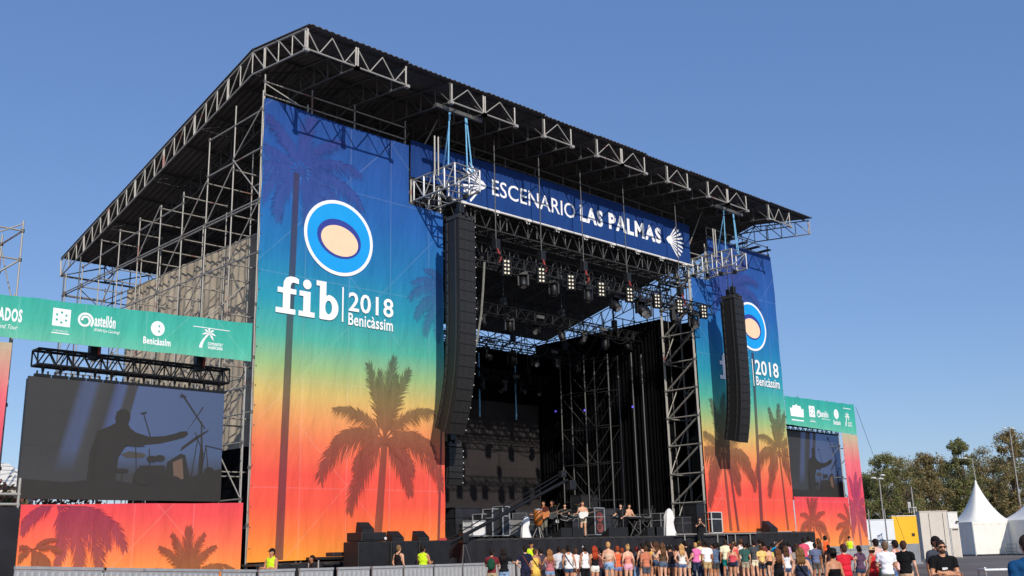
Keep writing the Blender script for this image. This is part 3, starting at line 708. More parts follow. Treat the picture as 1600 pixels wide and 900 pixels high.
cr = thing('column_banner', 'narrow pink to orange banner column at the right end of the stage', 'banner', (43.9, -.02, .5))
poly2d('cloth', [[(42.98,.5),(45.0,.5),(45.02,4.4),(44.98,8.36),(42.96,8.42)]], 'column_print', cr, -.02, depth=.006)
palm_print(cr, (43.0, 44.95, .55, 8.2), 'column_palm', -.034, 43.9, 3.4, 2.4, CROWN, (44.0, .6), tw=.14)
eyelets(cr, [(43.0, .8+.62*k) for k in range(12)], -.04)
cl = thing('column_banner', 'sliver of pink banner column at the left picture edge', 'banner', (-9.4, -.02, 3.4))
poly2d('cloth', [[(-11.0,3.4),(-8.42,3.4),(-8.36,8.2),(-11.0,8.1)]], 'column_print', cl, -.02, depth=.006)
# wing frames
def wing_frame(xs, top, label):
    c = []
    for x in xs:
        for y in (.25, 2.2): c.append(('post', (x, y, 0), (x, y, top)))
        for z in (3.6, 5.6, 7.6): c.append(('transom', (x, .25, z), (x, 2.2, z)))
        c.append(('brace', (x, .25, 3.6), (x, 2.2, 5.6))); c.append(('brace', (x, 2.2, 5.6), (x, .25, 7.6)))
    for y in (.25, 2.2):
        for z in (2.2, top-.25): c.append(('ledger', (xs[0], y, z), (xs[-1], y, z)))
    return frame('wing_scaffold', label, c)
wing_frame([-8.34, -.16], 9.8, 'scaffold frame of the left screen wing')
wing_frame([36.5, 43.0, 44.9], 10.4, 'scaffold frame of the far right screen wing')
b = MB(); b.box((-1.0, 2.4, 3.0), (2.4, .05, 5.9)); tag(b.obj('wing_cloth', 'black_cloth'), 'black cloth behind the gap between left screen and tower', 'cloth')
# black hoarding at the far left
hd = thing('black_hoarding', 'black cloth hoarding with pale top rail at the left picture edge', 'hoarding', (-9.3, -.1, 0))
b = MB(); b.box((0,0,1.62), (3.2,.08,3.24)); b.obj('cloth', 'skirt_cloth', hd, loc=(-.02,0,0))
for z in (3.32, 3.62): pole('rail', (-10.9, -.1, z), (-7.74, -.1, z), .045, 'steel', hd)
for x in (-7.78, -9.4): pole('rail_post', (x, -.1, 3.2), (x, -.1, 4.1 if x > -8 else 3.7), .045, 'steel', hd)

# ---------------------------------------------------------------- video screens
def screen_mat(name, x0, x1, z0, z1):
    m = bpy.data.materials.new(name); m.use_nodes = True; n = m.node_tree.nodes; l = m.node_tree.links; b = n['Principled BSDF']
    g = n.new('ShaderNodeNewGeometry'); sp = n.new('ShaderNodeSeparateXYZ'); l.new(g.outputs['Position'], sp.inputs[0])
    mr = n.new('ShaderNodeMapRange'); mr.inputs[1].default_value = x0; mr.inputs[2].default_value = x1
    nz = n.new('ShaderNodeTexNoise'); nz.inputs['Scale'].default_value = 1.3; l.new(g.outputs['Position'], nz.inputs['Vector'])
    sh = n.new('ShaderNodeMath'); sh.operation = 'MULTIPLY_ADD'; sh.inputs[1].default_value = -.22; l.new(sp.outputs[2], sh.inputs[0]); l.new(sp.outputs[0], sh.inputs[2])
    sh2 = n.new('ShaderNodeMath'); sh2.operation = 'ADD'; sh2.inputs[1].default_value = .22*(z0+z1)/2; l.new(sh.outputs[0], sh2.inputs[0])
    l.new(sh2.outputs[0], mr.inputs[0])
    r = n.new('ShaderNodeValToRGB'); e = r.color_ramp.elements
    K = [(0,(12,12,12)),(.17,(14,14,14)),(.2,(44,58,92)),(.25,(46,62,98)),(.28,(34,34,36)),(.34,(18,18,18)),(.37,(44,60,104)),(.40,(50,68,114)),(.42,(30,30,30)),(.46,(28,28,30)),(.47,(54,76,118)),(1,(50,72,110))]
    while len(e) < len(K): e.new(.5)
    for i, (p, c) in enumerate(K): e[i].position = p; e[i].color = lin(c)
    l.new(mr.outputs[0], r.inputs[0])
    mz = n.new('ShaderNodeMapRange'); mz.inputs[1].default_value = z0+(z1-z0)*.22; mz.inputs[2].default_value = z0+(z1-z0)*.42; l.new(sp.outputs[2], mz.inputs[0])
    mx = n.new('ShaderNodeMixRGB'); mx.inputs[1].default_value = lin((26,27,30)); l.new(mz.outputs[0], mx.inputs[0]); l.new(r.outputs[0], mx.inputs[2])
    l.new(mx.outputs[0], b.inputs['Emission Color']); b.inputs['Emission Strength'].default_value = 1.1
    b.inputs['Base Color'].default_value = (.034, .033, .032, 1); b.inputs['Roughness'].default_value = .55
    M[name] = m
mat('screen_sil', L(52,50,47), .6, 0, .05, 2, spec=.3)
mat('screen_sil2', L(72,69,66), .6, 0, .05, 2, spec=.3)
mat('screen_hot', L(66,64,62), .6, 0, .02, 2, emit=(lin((110,70,45)), .6))
def video_screen(x0, x1, z0, z1, y, label, nx_, nz__):
    t = thing('video_screen', label, 'screen', ((x0+x1)/2, y, z0)); sm = 'screen_img'+str(int(x0)); screen_mat(sm, x0, x1, z0, z1)
    w, h = (x1-x0)/nx_, (z1-z0)/nz__; pb = MB(); pb.box((0,0,0), (w-.002, .1, h-.002)); pm = pb.mesh('led_panel', sm)
    for i in range(nx_):
        for j in range(nz__):
            o = bpy.data.objects.new('led_panel', pm); link(o, t); o.location = Vector((x0+w*(i+.5), y+.004*((i*7+j*3) % 3)*.3, z0+h*(j+.5)))-t.location
    box_obj('back_frame', ((x0+x1)/2, y+.2, (z0+z1)/2), (x1-x0-.1, .2, z1-z0-.1), 'black_plastic', t)
    W, H = x1-x0, z1-z0; lay = iter(range(1, 200))
    def s(nm, pts, m='screen_sil', k=1): poly2d(nm, [[(x0+W*px, z0+H*pz) for px, pz in pts]], m, t, y-.053-.0012*next(lay))
    # picture on the screen: a drummer in silhouette reaching over the kit
    s('picture_figure', [(.30,.0),(.31,.4),(.34,.58),(.40,.63),(.425,.66),(.42,.70),(.428,.76),(.45,.785),(.478,.78),(.495,.745),(.496,.70),(.488,.655),(.50,.62),(.53,.585),(.60,.555),(.68,.57),(.74,.60),(.765,.62),(.80,.625),(.805,.595),(.785,.565),(.75,.545),(.66,.50),(.58,.48),(.51,.475),(.48,.45),(.45,.36),(.445,.2),(.45,.0)])
    s('picture_stick', [(.795,.62),(.80,.63),(.885,.855),(.878,.86)], k=2)
    s('picture_cymbal', [(.765,.44),(.79,.47),(.915,.635),(.918,.65),(.905,.64),(.84,.57),(.775,.48)], k=3)
    s('picture_drum', [(.70,.34),(.77,.42),(.795,.41),(.825,.22),(.83,.0),(.71,.0),(.69,.22)], k=4)
    s('picture_drum', [(.73,.34),(.78,.38),(.80,.1),(.78,.0),(.755,.0)], 'screen_hot', 5)
    s('picture_cymbal', [(.46,.39),(.50,.42),(.57,.41),(.59,.39),(.57,.365),(.49,.36)], 'screen_sil2', 6)
    s('picture_drum', [(.52,.0),(.53,.22),(.56,.30),(.69,.31),(.695,.2),(.70,.0)], k=7)
    s('picture_stand', [(.60,.45),(.605,.45),(.613,.3),(.606,.3)], k=8); s('picture_stand', [(.56,.75),(.565,.755),(.615,.52),(.608,.52)], k=8); s('picture_microphone', [(.545,.76),(.575,.775),(.58,.76),(.55,.745)], k=9)
    s('picture_stand', [(.76,.945),(.77,.95),(.90,.66),(.892,.655)], k=10); s('picture_microphone', [(.748,.93),(.755,.965),(.785,.94),(.775,.925)], k=11)
    s('picture_stand', [(.87,.1),(.895,.1),(.895,.38),(.885,.55),(.878,.72),(.872,.72),(.876,.5),(.87,.38)], k=12); s('picture_stand', [(.90,.51),(1.0,.48),(1.0,.47),(.90,.498)], k=13)
    for cx_, cz_, rx_, rz_ in ((.47,.25,.035,.02),(.53,.47,.05,.012),(.62,.36,.03,.03),(.66,.37,.028,.03),(.58,.2,.05,.07),(.74,.13,.05,.09),(.93,.26,.03,.05),(.96,.2,.03,.06)):
        s('picture_drum', [(cx_+rx_*math.cos(2*math.pi*i/14), cz_+rz_*math.sin(2*math.pi*i/14)) for i in range(14)], 'screen_sil', 15+int(cx_*10))
    for ax_, az_, bx_, bz_ in ((.47,.25,.48,.02),(.53,.47,.55,.1),(.86,.6,.83,.2),(.905,.5,.94,.08),(.905,.5,.87,.08),(.84,.62,.9,.4),(.33,.14,.335,.42)):
        s('picture_stand', [(ax_-.002,az_),(ax_+.003,az_),(bx_+.003,bz_),(bx_-.002,bz_)], k=26)
    s('picture_crowd', [(0,.0),(0,.16),(.2,.14),(.4,.18),(.6,.12),(.8,.2),(.9,.25),(1,.3),(1,.0)], k=14)
    return t
p0, p1 = on_y(43, 590, .9), on_y(350, 613, .9); q0 = on_y(27, 781, .9)
lx0, lx1, lz0, lz1 = (p0.x+q0.x)/2, p1.x, q0.z+.03, (p0.z+p1.z)/2
video_screen(lx0, lx1, lz0, lz1, .9, 'large left video screen showing a drummer in dark silhouette', 12, 7)
a0, a1, c0 = on_y(1232, 672, .9), on_y(1308, 682, .9), on_y(1240, 771, .9)
rx0, rx1, rz0, rz1 = (a0.x+c0.x)/2-.25, a1.x+.15, c0.z-.4, (a0.z+a1.z)/2
video_screen(rx0, rx1, rz0, rz1, .9, 'small far right video screen showing a drummer in dark silhouette', 10, 7)
def screen_rig(x0, x1, zt, y, label, n):
    t = thing('screen_truss', label, 'truss', ((x0+x1)/2, y, zt))
    box_truss(t, (x0, y, zt+.62), (x1, y, zt+.62), .5, .5, 'truss_black', n*2, .045, .024)
    for k in range(n):
        x = x0+(x1-x0)*(k+.5)/n
        b = MB(); b.tube((0,0,.42),(0,0,.1),.07,.03,n=6); b.box((0,0,.05),(.5,.14,.09)); b.tube((-.17,0,.1),(-.17,0,.2),.03); b.tube((.17,0,.1),(.17,0,.2),.03)
        b.obj('hanger', 'truss_black', t, loc=Vector((x, y, zt))-t.location)
    for fx in (.27, .83):
        x = x0+(x1-x0)*fx
        h = box_obj('hoist', (x, y-.1, zt+1.0), (.3, .28, .6), 'truss_black', t, .03); box_obj('hoist_top', (x-.02, y-.1, zt+1.42), (.42, .2, .14), 'truss_black', t)
        b = MB(); b.tube((0,0,0),(0,0,.35),.05); b.obj('hook', 'hoist_red', t, loc=Vector((x+.1, y-.3, zt+.85))-t.location); pole('chain', (x, y, zt+1.2), (x, y, zt+2.3), .018, 'steel_dark', t)
    return t
screen_rig(lx0+.15, lx1+.05, lz1, .9, 'black truss with hoists carrying the left video screen', 12)
screen_rig(rx0-.05, rx1+.05, rz1, .9, 'black truss with hoists carrying the far right video screen', 11)

# ---------------------------------------------------------------- speaker columns and their outriggers
def cabinet_meshes(W, D, H):
    sh = MB(); sh.add([(-W/2,-D/2,-H/2),(W/2,-D/2,-H/2),(W*.46,D/2,-H*.48),(-W*.46,D/2,-H*.48),(-W/2,-D/2,H/2),(W/2,-D/2,H/2),(W*.46,D/2,H*.48),(-W*.46,D/2,H*.48)], [(0,3,2,1),(4,5,6,7),(0,1,5,4),(1,2,6,5),(2,3,7,6),(3,0,4,7)])
    gr = MB(); gr.box((0,-D/2-.012,0), (W-.05,.02,H-.05))
    for s in (-1, 1): gr.box((s*W*.17,-D/2-.024,0), (.02,.012,H-.07))
    br = MB()
    for s in (-1, 1): br.box((s*(W/2+.012), -D*.28, 0), (.024, .07, H*.96)); br.box((s*(W/2+.012), D*.30, 0), (.024, .07, H*.8))
    dot = MB(); dot.tube((W/2-.02,-D/2-.03,0), (W/2-.02,-D/2-.05,0), .021, n=8)
    return sh.mesh('shell','cab_side'), gr.mesh('grille','cab_grille'), br.mesh('rigging','steel_dark'), dot.mesh('pin','indicator')
def line_array(loc, n, W, D, H, tilt, label, yaw=0.0, name='speaker_column'):
    t = thing(name, label, 'speakers', loc, rotz=yaw); sh, gr, br, dot = cabinet_meshes(W, D, H)
    p = Vector((0,0,-H/2)); a = 0.0
    for k in range(n):
        a = tilt*max(0, (k-n*.35)/(n*.65))**1.7
        rot = Matrix.Rotation(a, 3, 'X'); step = rot @ Vector((0,0,-H*.965))
        o = link(bpy.data.objects.new('cabinet', sh), t); o.location = p; o.rotation_euler = (a,0,0)
        for me in (gr, br, dot): link(bpy.data.objects.new(me.name, me), o)
        p = p+step
    fb = MB(); fb.box((0,0,.12), (W*.9,D*.9,.12)); fb.box((0,0,.24), (.12,D*1.1,.16)); fb.box((-W*.35,0,.2),(.08,D,.12)); fb.box((W*.35,0,.2),(.08,D,.12)); fb.obj('fly_frame', 'steel_dark', t)
    for s in (-1, 1):
        hb_ = MB(); hb_.box((0,0,.2),(.26,.24,.42)); hb_.tube((0,0,.4),(0,0,.6),.05); hb_.obj('hoist', 'black_plastic', t, loc=(s*W*.2, s*D*.3, .32), bevel=.03)
        ch = MB(); ch.tube((0,0,0),(0,0,1.4),.02); ch.obj('chain', 'steel_dark', t, loc=(s*W*.2, s*D*.3, .9))
    return t
PY = -2.0
pl = on_y(718, 348, PY); line_array((pl.x, PY, 15.05), 20, .92, .9, .455, rad(27), 'tall curved black speaker column hanging by the left tower')
prr = on_y(1143, 470, -1.9); line_array((prr.x, -1.9, prr.z), 18, .95, .92, .445, rad(17), 'tall curved black speaker column hanging before the right tower')
q = on_y(708, 700, .2); line_array((q.x, .3, q.z), 6, .8, .55, .26, rad(22), 'small speaker cluster hanging below the left speaker column')
q = on_y(1092, 690, 1.0); line_array((q.x, 1.0, q.z), 7, .8, .6, .30, rad(14), 'small speaker cluster hanging beside the right lattice tower')
def outrigger(x0, x1, y0, y1, zb, zt, label):
    t = thing('outrigger_truss', label, 'truss', ((x0+x1)/2, y0, zb))
    for x in (x0, x1):
        for z in (zb, zt): pole('chord', (x, y0, z), (x, y1, z), .045, 'steel', t)
        n = 6
        for k in range(n+1):
            y = y0+(y1-y0)*k/n; pole('rung', (x, y, zb), (x, y, zt), .05 if k % 2 else .04, 'alu', t)
            if k < n: pole('brace', (x, y, zb if k % 2 else zt), (x, y0+(y1-y0)*(k+1)/n, zt if k % 2 else zb), .028, 'alu', t)
            pole('tie', (x0, y, zb), (x1, y, zb), .03, 'alu', t); pole('tie', (x0, y, zt), (x1, y, zt), .03, 'alu', t)
    pole('brace', (x0, y1, zb), (x1, y1, zt), .03, 'alu', t)
    for k in range(4): box_obj('clamp', ((x0+x1)/2+(k-1.5)*.3, y0+(y1-y0)*(.3+.18*k), zb-.1), (.16, .2, .22), 'black_plastic', t)
    pole('foot_beam', (x0-.3, y0+.8, zb-.16), (x1+.4, y0+.8, zb-.16), .07, 'steel_dull', t); pole('foot_beam', (x0-.3, y0+.3, zb-.16), (x1+.4, y0+.3, zb-.16), .07, 'steel_dull', t)
    return t
outrigger(7.45, 8.85, 1.3, -2.75, 16.35, 17.3, 'bright steel outrigger truss above the left speaker column')
outrigger(27.75, 29.15, 1.3, -2.65, 16.5, 17.4, 'bright steel outrigger truss above the right speaker column')
def straps(x, y, ztop, zbot, dx, label):
    t = thing('lifting_straps', label, 'straps', (x, y, zbot))
    bm_ = MB(); bm_.box((0,0,0), (2.6,.12,.16)); bm_.obj('spreader_beam', 'steel_dull', t, loc=Vector((x+dx*.2, y, ztop+.1))-t.location)
    for a, c, d in ((-.62, -.7, 0), (-.55, -.25, .9), (.3, .28, -.1), (.36, .75, .1)):
        b = MB(); p_, q_ = Vector((a, 0, ztop-zbot)), Vector((c, d, 0)); n = Vector((.032,.0,0)); b.add([p_-n*.9, p_+n*.9, q_+n, q_-n, p_-n*.9+Vector((0,.02,0)), p_+n*.9+Vector((0,.02,0)), q_+n+Vector((0,.02,0)), q_-n+Vector((0,.02,0))], [(0,3,2,1),(4,5,6,7),(0,1,5,4),(1,2,6,5),(2,3,7,6),(3,0,4,7)])
        b.obj('strap', 'strap_blue', t)
    for dx_ in (-.95, -.75): pole('steel_bar', (x+dx_, y+.6, zbot-.3), (x+dx_, y+.6, ztop-1.0), .04, 'steel', t)
straps(8.15, -2.35, 19.75, 17.3, -.4, 'light blue lifting straps holding up the left outrigger truss')
straps(28.45, -2.3, 19.75, 17.4, -.4, 'light blue lifting straps holding up the right outrigger truss')

# ---------------------------------------------------------------- front lighting bridge
FY, FZ = -1.2, 14.05
lx = thing('lighting_truss', 'front lighting truss hung below the blue sign', 'truss', (18.9, FY, FZ))
box_truss(lx, (10.45, FY, FZ), (27.2, FY, FZ), .5, .5, 'truss_black', 60, .032, .018)
for u, v in ((775, 380), (846, 395), (912, 412), (980, 428), (1063, 455)):
    x = on_y(u, v, FY).x
    pole('chain', (x, FY, FZ+1.0), (x, FY, 19.8), .024, 'steel_dull', lx)
    b = MB(); b.box((0,0,.75),(.28,.3,.5)); b.tube((0,0,.5),(0,0,.25),.05); b.obj('hoist', 'black_plastic', lx, loc=(x-18.9,0,0), bevel=.03)
    b = MB(); b.tube((-.05,-.1,.6),(.1,-.2,.1),.05); b.tube((.1,-.2,.1),(.0,-.16,-.1),.04); b.obj('chain_bag', 'hoist_red', lx, loc=(x-18.9,0,0))
for k in range(6):
    cb = MB(); cb.path([Vector((-7.6+2.6*k+2.3*i/8, .2, .15-.5*math.sin(math.pi*i/8)*(.6+.2*(k % 3)))) for i in range(9)], .022, 5); cb.obj('slack_cable', 'black_plastic', lx)
bn = [(791.7,417.5),(846,430),(892,441),(939.5,452),(983.7,460.5),(1026.7,470),(1062,478.7),(1099.5,486.7)]
names_l = ['leftmost', 'second from left', 'third from left', 'fourth from left', 'fourth from right', 'third from right', 'second from right', 'rightmost']
bodym = MB(); bodym.box((0,.09,0), (.34,.16,.74)); bodym.box((-.19,.05,0),(.02,.2,.8)); bodym.box((.19,.05,0),(.02,.2,.8)); bodym = bodym.mesh('housing','black_plastic')
lampm = MB(); lampm.tube((0,0,0),(0,-.03,0),.047,n=12); lampm = lampm.mesh('lamp','lamp_glow')
rimm = MB(); rimm.lathe((0,0,0), [(.062,0),(.078,0),(.078,.05),(.062,.05)], 12); rimm = rimm.mesh('lamp_rim','steel_dark')
for (u, v), w_ in zip(bn, names_l):
    x = on_y(u, v, FY-.35)
    t = thing('blinder_light', f'blinder with eight glowing lamps on front truss, {w_}', 'stage light', (x.x, FY-.35, x.z), 'blinders on the front truss', rotz=rad(-20))
    link(bpy.data.objects.new('housing', bodym), t)
    for i in range(2):
        for j in range(4):
            o = link(bpy.data.objects.new('lamp', lampm), t); o.location = (-.082+.164*i, 0, -.27+.18*j)
            o2 = link(bpy.data.objects.new('lamp_rim', rimm), o); o2.rotation_euler = (rad(90),0,0)
def moving_head_meshes():
    y = MB(); y.box((0,0,-.06), (.4,.36,.14)); y.box((-.22,0,-.36),(.06,.14,.5)); y.box((.22,0,-.36),(.06,.14,.5)); y.tube((0,0,0),(0,0,.18),.05)
    h = MB(); h.lathe((0,0,0), [(.02,-.30),(.15,-.30),(.19,-.24),(.19,.02),(.15,.22),(.10,.27),(.01,.28)], 14)
    l_ = MB(); l_.lathe((0,0,0), [(.0,-.304),(.13,-.306)], 14)
    return y.mesh('yoke','truss_black'), h.mesh('head','truss_black',True), l_.mesh('lens','alu')
YM, HM, LM = moving_head_meshes()
def moving_head(loc, s, tx, tz, label, group):
    t = thing('moving_light', label, 'stage light', loc, group, rotz=tz); t.scale = (s,s,s)
    link(bpy.data.objects.new('yoke', YM), t)
    h = link(bpy.data.objects.new('head', HM), t); h.location = (0,0,-.42); h.rotation_euler = (tx,0,0); link(bpy.data.objects.new('lens', LM), h)
    return t
between_ = ['between the leftmost and second blinder','between the second and third blinder from left','between the third and fourth blinder from left','between the two middle blinders','right of the fourth blinder from right','left of the third blinder from right','between the third and second blinder from right','between the last two blinders on the right']
ORD = ['leftmost','second from left','third from left','fourth from left','fifth from left','sixth from left','fourth from right','third from right','second from right','rightmost']
mhp = [815, 868, 916, 962, 998, 1012, 1050, 1086]
for k, u in enumerate(mhp):
    x = on_y(u, 430+.236*(u-815)+5, FY).x
    moving_head((x, FY+(.1 if k % 2 else -.1), FZ-.28), 1.0 if k < 3 else 1.2, rad(random.uniform(-50, 40)), random.uniform(-1, 1), 'black moving light under the front truss ' + between_[k], 'moving lights on the front truss')

# ---------------------------------------------------------------- inside the stage
DZ = 2.1
wx = 27.45
def cloth_wall(name, label, p, q, z0, z1, folds, amp, m='black_cloth'):
    b = MB(); p, q = Vector((*p, 0)), Vector((*q, 0)); d = (q-p); n = Vector((-d.y, d.x, 0)).normalized(); k = folds*6
    for j in range(2):
        for i in range(k+1):
            t = i/k; o = n*amp*(math.sin(t*folds*2*math.pi)+.4*math.sin(t*folds*5.3+1)); b.v.append(tuple(p+d*t+o+Vector((0,0,(z0, z1)[j]))))
    for i in range(k): b.f.append((i, i+1, k+1+i+1, k+1+i)); b.m.append(0)
    return tag(b.obj(name, m, smooth=True), label, 'drape')
cloth_wall('side_drape', 'black drape forming the right side wall of the stage', (wx+.3, 12.7), (wx+.3, 2.35), DZ, 14.35, 40, .05)
cloth_wall('side_drape', 'black drape behind the right lattice tower', (wx+.35, 2.5), (29.6, 2.45), DZ, 14.3, 8, .04)
cloth_wall('side_drape', 'black drape on the far side of the right lattice tower', (29.6, 2.45), (29.6, .12), DZ, 14.3, 8, .03)
cloth_wall('back_drape', 'black drape behind the dark upstage screen', (6.0, 12.45), (wx+.6, 12.45), DZ, 13.6, 60, .05)
cloth_wall('side_drape', 'black drape closing the left side of the stage behind the tower', (8.6, 2.4), (8.6, 12.2), DZ, 14.35, 40, .05)
# upstage LED wall
us = thing('upstage_screen', 'dark switched off screen wall at the back of the stage', 'screen', (18.5, 12.0, DZ))
mat('led_off', L(50,46,46), .75, 0, .12, 1.2, .1, 80, spec=.2, coords='World')
pb = MB(); pb.box((0,0,0), (.995,.1,.995)); pm = pb.mesh('led_panel', 'led_off')
for i in range(18):
    for j in range(8):
        o = link(bpy.data.objects.new('led_panel', pm), us); o.location = Vector((9.6+i, 12.0+.003*((i*5+j*3) % 4), DZ+.7+j))-us.location
def rig(y, z, x0, x1, nfix, label, glow=()):
    t = thing('lighting_truss', label, 'truss', ((x0+x1)/2, y, z)); box_truss(t, (x0,y,z), (x1,y,z), .5, .5, 'truss_black', 50, .03, .016)
    for k in range(4):
        x = x0+(x1-x0)*(.1+.26*k); pole('chain', (x, y, z+.3), (x, y, roof_z(y)-1), .022, 'steel_dark', t); box_obj('hoist', (x, y, z+.55), (.26,.26,.45), 'black_plastic', t, .03)
    for k in range(nfix):
        x = x0+(x1-x0)*(k+.5)/nfix+random.uniform(-.15,.15)
        moving_head((x, y, z-.27), random.uniform(.85, 1.1), rad(random.uniform(-60, 60)), random.uniform(-2, 2), f'{ORD[k if k < 5 else k+10-nfix]} moving light on {label}', 'moving lights inside the stage')
    for k in range(5):
        xa_ = x0+(x1-x0)*(.03+.19*k); cb = MB(); cb.path([Vector((xa_+3.0*i/8-t.location.x, -.27, .2-.75*math.sin(math.pi*i/8)*(.5+.15*k))) for i in range(9)], .022, 5); cb.obj('slack_cable', 'black_plastic', t)
    for k in range(3):
        x = x0+(x1-x0)*(.2+.3*k); box_obj('strip_light', (x, y-.32, z+.02), (.5,.1,.16), 'steel_dull', t)
    return t
rig(3.6, 13.3, 10.2, 26.9, 9, 'the middle lighting truss above the stage')
rig(7.4, 12.6, 10.2, 26.9, 9, 'the second lighting truss deep in the stage')
rig(10.6, 11.6, 10.2, 26.9, 10, 'the rearmost lighting truss before the screen')
# tall lattice with pale poles before the right drape
lt2 = thing('lattice_stand', 'dark lattice stand with pale upright poles before the right drape', 'scaffold', (26.6, 7, DZ))
Ys = [on_x(u, 700, 26.7).y for u in (892, 930, 968, 1006)]
for x in (26.0, 26.9):
    for k, y in enumerate(Ys): pole('post', (x, y, DZ+(0 if k != 2 else .2)), (x, y, 12.9-.2*k), .04, 'steel_dull', lt2)
    for z in (4.2, 6.3, 8.4, 10.5, 12.4):
        pole('ledger', (x, Ys[0], z), (x, Ys[2], z), .026, 'steel_dark', lt2)
        pole('brace', (x, Ys[0], z+2), (x, Ys[1], z), .024, 'steel_dark', lt2); pole('brace', (x, Ys[1], z), (x, Ys[2], z+2), .024, 'steel_dark', lt2)
for k, (x, y) in enumerate(((24.5, 11.3), (21.6, 11.4), (18.2, 11.4), (15.0, 11.4))): pole('pale_pole', (x, y, 9.2), (x, y, 13.0), .05, 'strap_blue', lt2)
for y, z in ((Ys[0]+.4, 9.6), (Ys[1], 9.4), (Ys[3], 9.2)):
    b = MB(); b.lathe((0,0,0), [(.0,.07),(.06,.05),(.06,-.05),(0,-.07)], 10); b.obj('blue_lamp', 'glow_blue', lt2, loc=Vector((25.9, y, z))-lt2.location)
# loom of cable sagging from the front truss to the speaker column
b = MB(); pts = [on_y(u, v, -1.3) for u, v in ((757,410),(755,450),(752,490),(746,530),(738,560),(728,585),(715,600))]
b.path(pts, .05); tag(b.obj('cable_loom', 'rope_grey'), 'grey cable loom sagging from front truss to left speaker column', 'cable')

# ---------------------------------------------------------------- deck
dk = thing('stage_deck', 'raised stage deck with black skirt', 'stage', (18.3, 0, 0))
for i in range(9):
    for j in range(7): box_obj('deck_panel', (9.1+1.02+2.04*i, -1.0+.98+1.96*j, DZ-.06-.002*((i+j) % 2)), (2.035, 1.955, .12), 'deck_wood', dk)
pole('deck_edge', (9.1, -1.06, DZ-.08), (27.46, -1.06, DZ-.08), .04, 'steel_dark', dk)
def skirt(name, x0, x1, y, z1, parent):
    b = MB(); k = int((x1-x0)*10)
    for j in range(2):
        for i in range(k+1): x = x0+(x1-x0)*i/k; b.v.append((x-parent.location.x, y-parent.location.y+.035*math.sin(x*9)+.02*math.sin(x*23), (0, z1)[j]))
    for i in range(k): b.f.append((i, i+1, k+2+i, k+1+i)); b.m.append(0)
    return b.obj(name, 'skirt_cloth', parent, smooth=True)
skirt('skirt', 9.1, 27.46, -1.1, DZ-.06, dk)
box_obj('side_skirt', (9.06, .6, 1.0), (.06, 3.6, 1.98), 'skirt_cloth', dk); box_obj('side_skirt', (27.5, .6, 1.0), (.06, 3.2, 1.98), 'skirt_cloth', dk); box_obj('rear_skirt', (18.3, 12.6, 1.0), (18.4, .06, 1.98), 'skirt_cloth', dk)
wl = thing('side_platform', 'low black platform skirt below the left tower banner', 'platform', (4.5, -.2, 0))
box_obj('platform_top', (4.5, -.25, 1.33), (9.1, .9, .08), 'deck_wood', wl); skirt('skirt', 0, 9.1, -.7, 1.36, wl)
wr = thing('side_platform', 'black platform skirt below the right tower banner', 'platform', (32, -.4, 0))
box_obj('platform_top', (31.9, -.5, 2.16), (8.7, 1.4, .08), 'deck_wood', wr); skirt('skirt', 27.5, 36.3, -1.2, 2.12, wr)
for x in (23.6, 24.9, 26.4, 28.0, 29.4): pole('rail_post', (x, -1.32, 0.6), (x, -1.32, 2.12), .03, 'steel', wr)
pole('rail', (22.9, -1.32, 2.14), (30.0, -1.32, 2.14), .035, 'steel', wr)

# ---------------------------------------------------------------- subwoofers and cases before the left tower
def sub_stack(x0, x1, y, z0, z1, label, lid=True):
    w, h = x1-x0, z1-z0; t = thing('subwoofer', label, 'speaker', ((x0+x1)/2, y, z0))
    b = MB(); b.box((0,0,h/2), (w,.9,h)); b.obj('cabinet', 'cab_side', t, bevel=.03)
    b = MB(); b.box((0,-.46,h/2), (w-.12,.03,h-.14)); b.obj('grille', 'black_plastic', t)
    b = MB(); b.tube((w/2-.08,-.475,h*.3),(w/2-.08,-.50,h*.3),.05,n=10); b.obj('socket', 'indicator', t)
    return t
sy = -2.6
def X_(u, v=850): return on_y(u, v, sy).x
zs = on_y(600, 846, sy).z
xa, xb, xc, xd = X_(548), X_(598), X_(642), X_(690)
sub_stack(xa, xb-.02, sy, .0, zs, 'big black subwoofer at the left end of the row'); sub_stack(xb+.02, xc-.02, sy, 0, zs, 'big black subwoofer in the middle of the row'); sub_stack(xc+.02, xd, sy, 0, zs, 'big black subwoofer at the right end of the row')
zt = on_y(575, 832, sy).z
sub_stack(X_(553), X_(592), sy, zs+.005, zt, 'smaller black subwoofer stacked on the left end of the row')
for u, v, lab in ((570, 831, 'small wedge speaker on the stacked subwoofer'), (617, 847, 'small wedge speaker on the middle subwoofer'), (657, 846, 'small wedge speaker on the right subwoofer')):
    p = on_y(u, v, sy); t = thing('wedge_speaker', lab, 'speaker', (p.x, sy, (zt if v == 831 else zs)))
    b = MB(); b.add([(-.26,-.2,0),(.26,-.2,0),(.26,.2,0),(-.26,.2,0),(-.26,-.2,.12),(.26,-.2,.12),(.26,.14,.36),(-.26,.14,.36)], [(0,3,2,1),(0,1,5,4),(1,2,6,5),(2,3,7,6),(3,0,4,7),(4,5,6,7)]); b.obj('cabinet', 'cab_side', t)
    b = MB(); b.box((0,-.03,.25),(.44,.34,.02), Matrix.Rotation(rad(35),3,'X')); b.obj('grille', 'black_plastic', t)
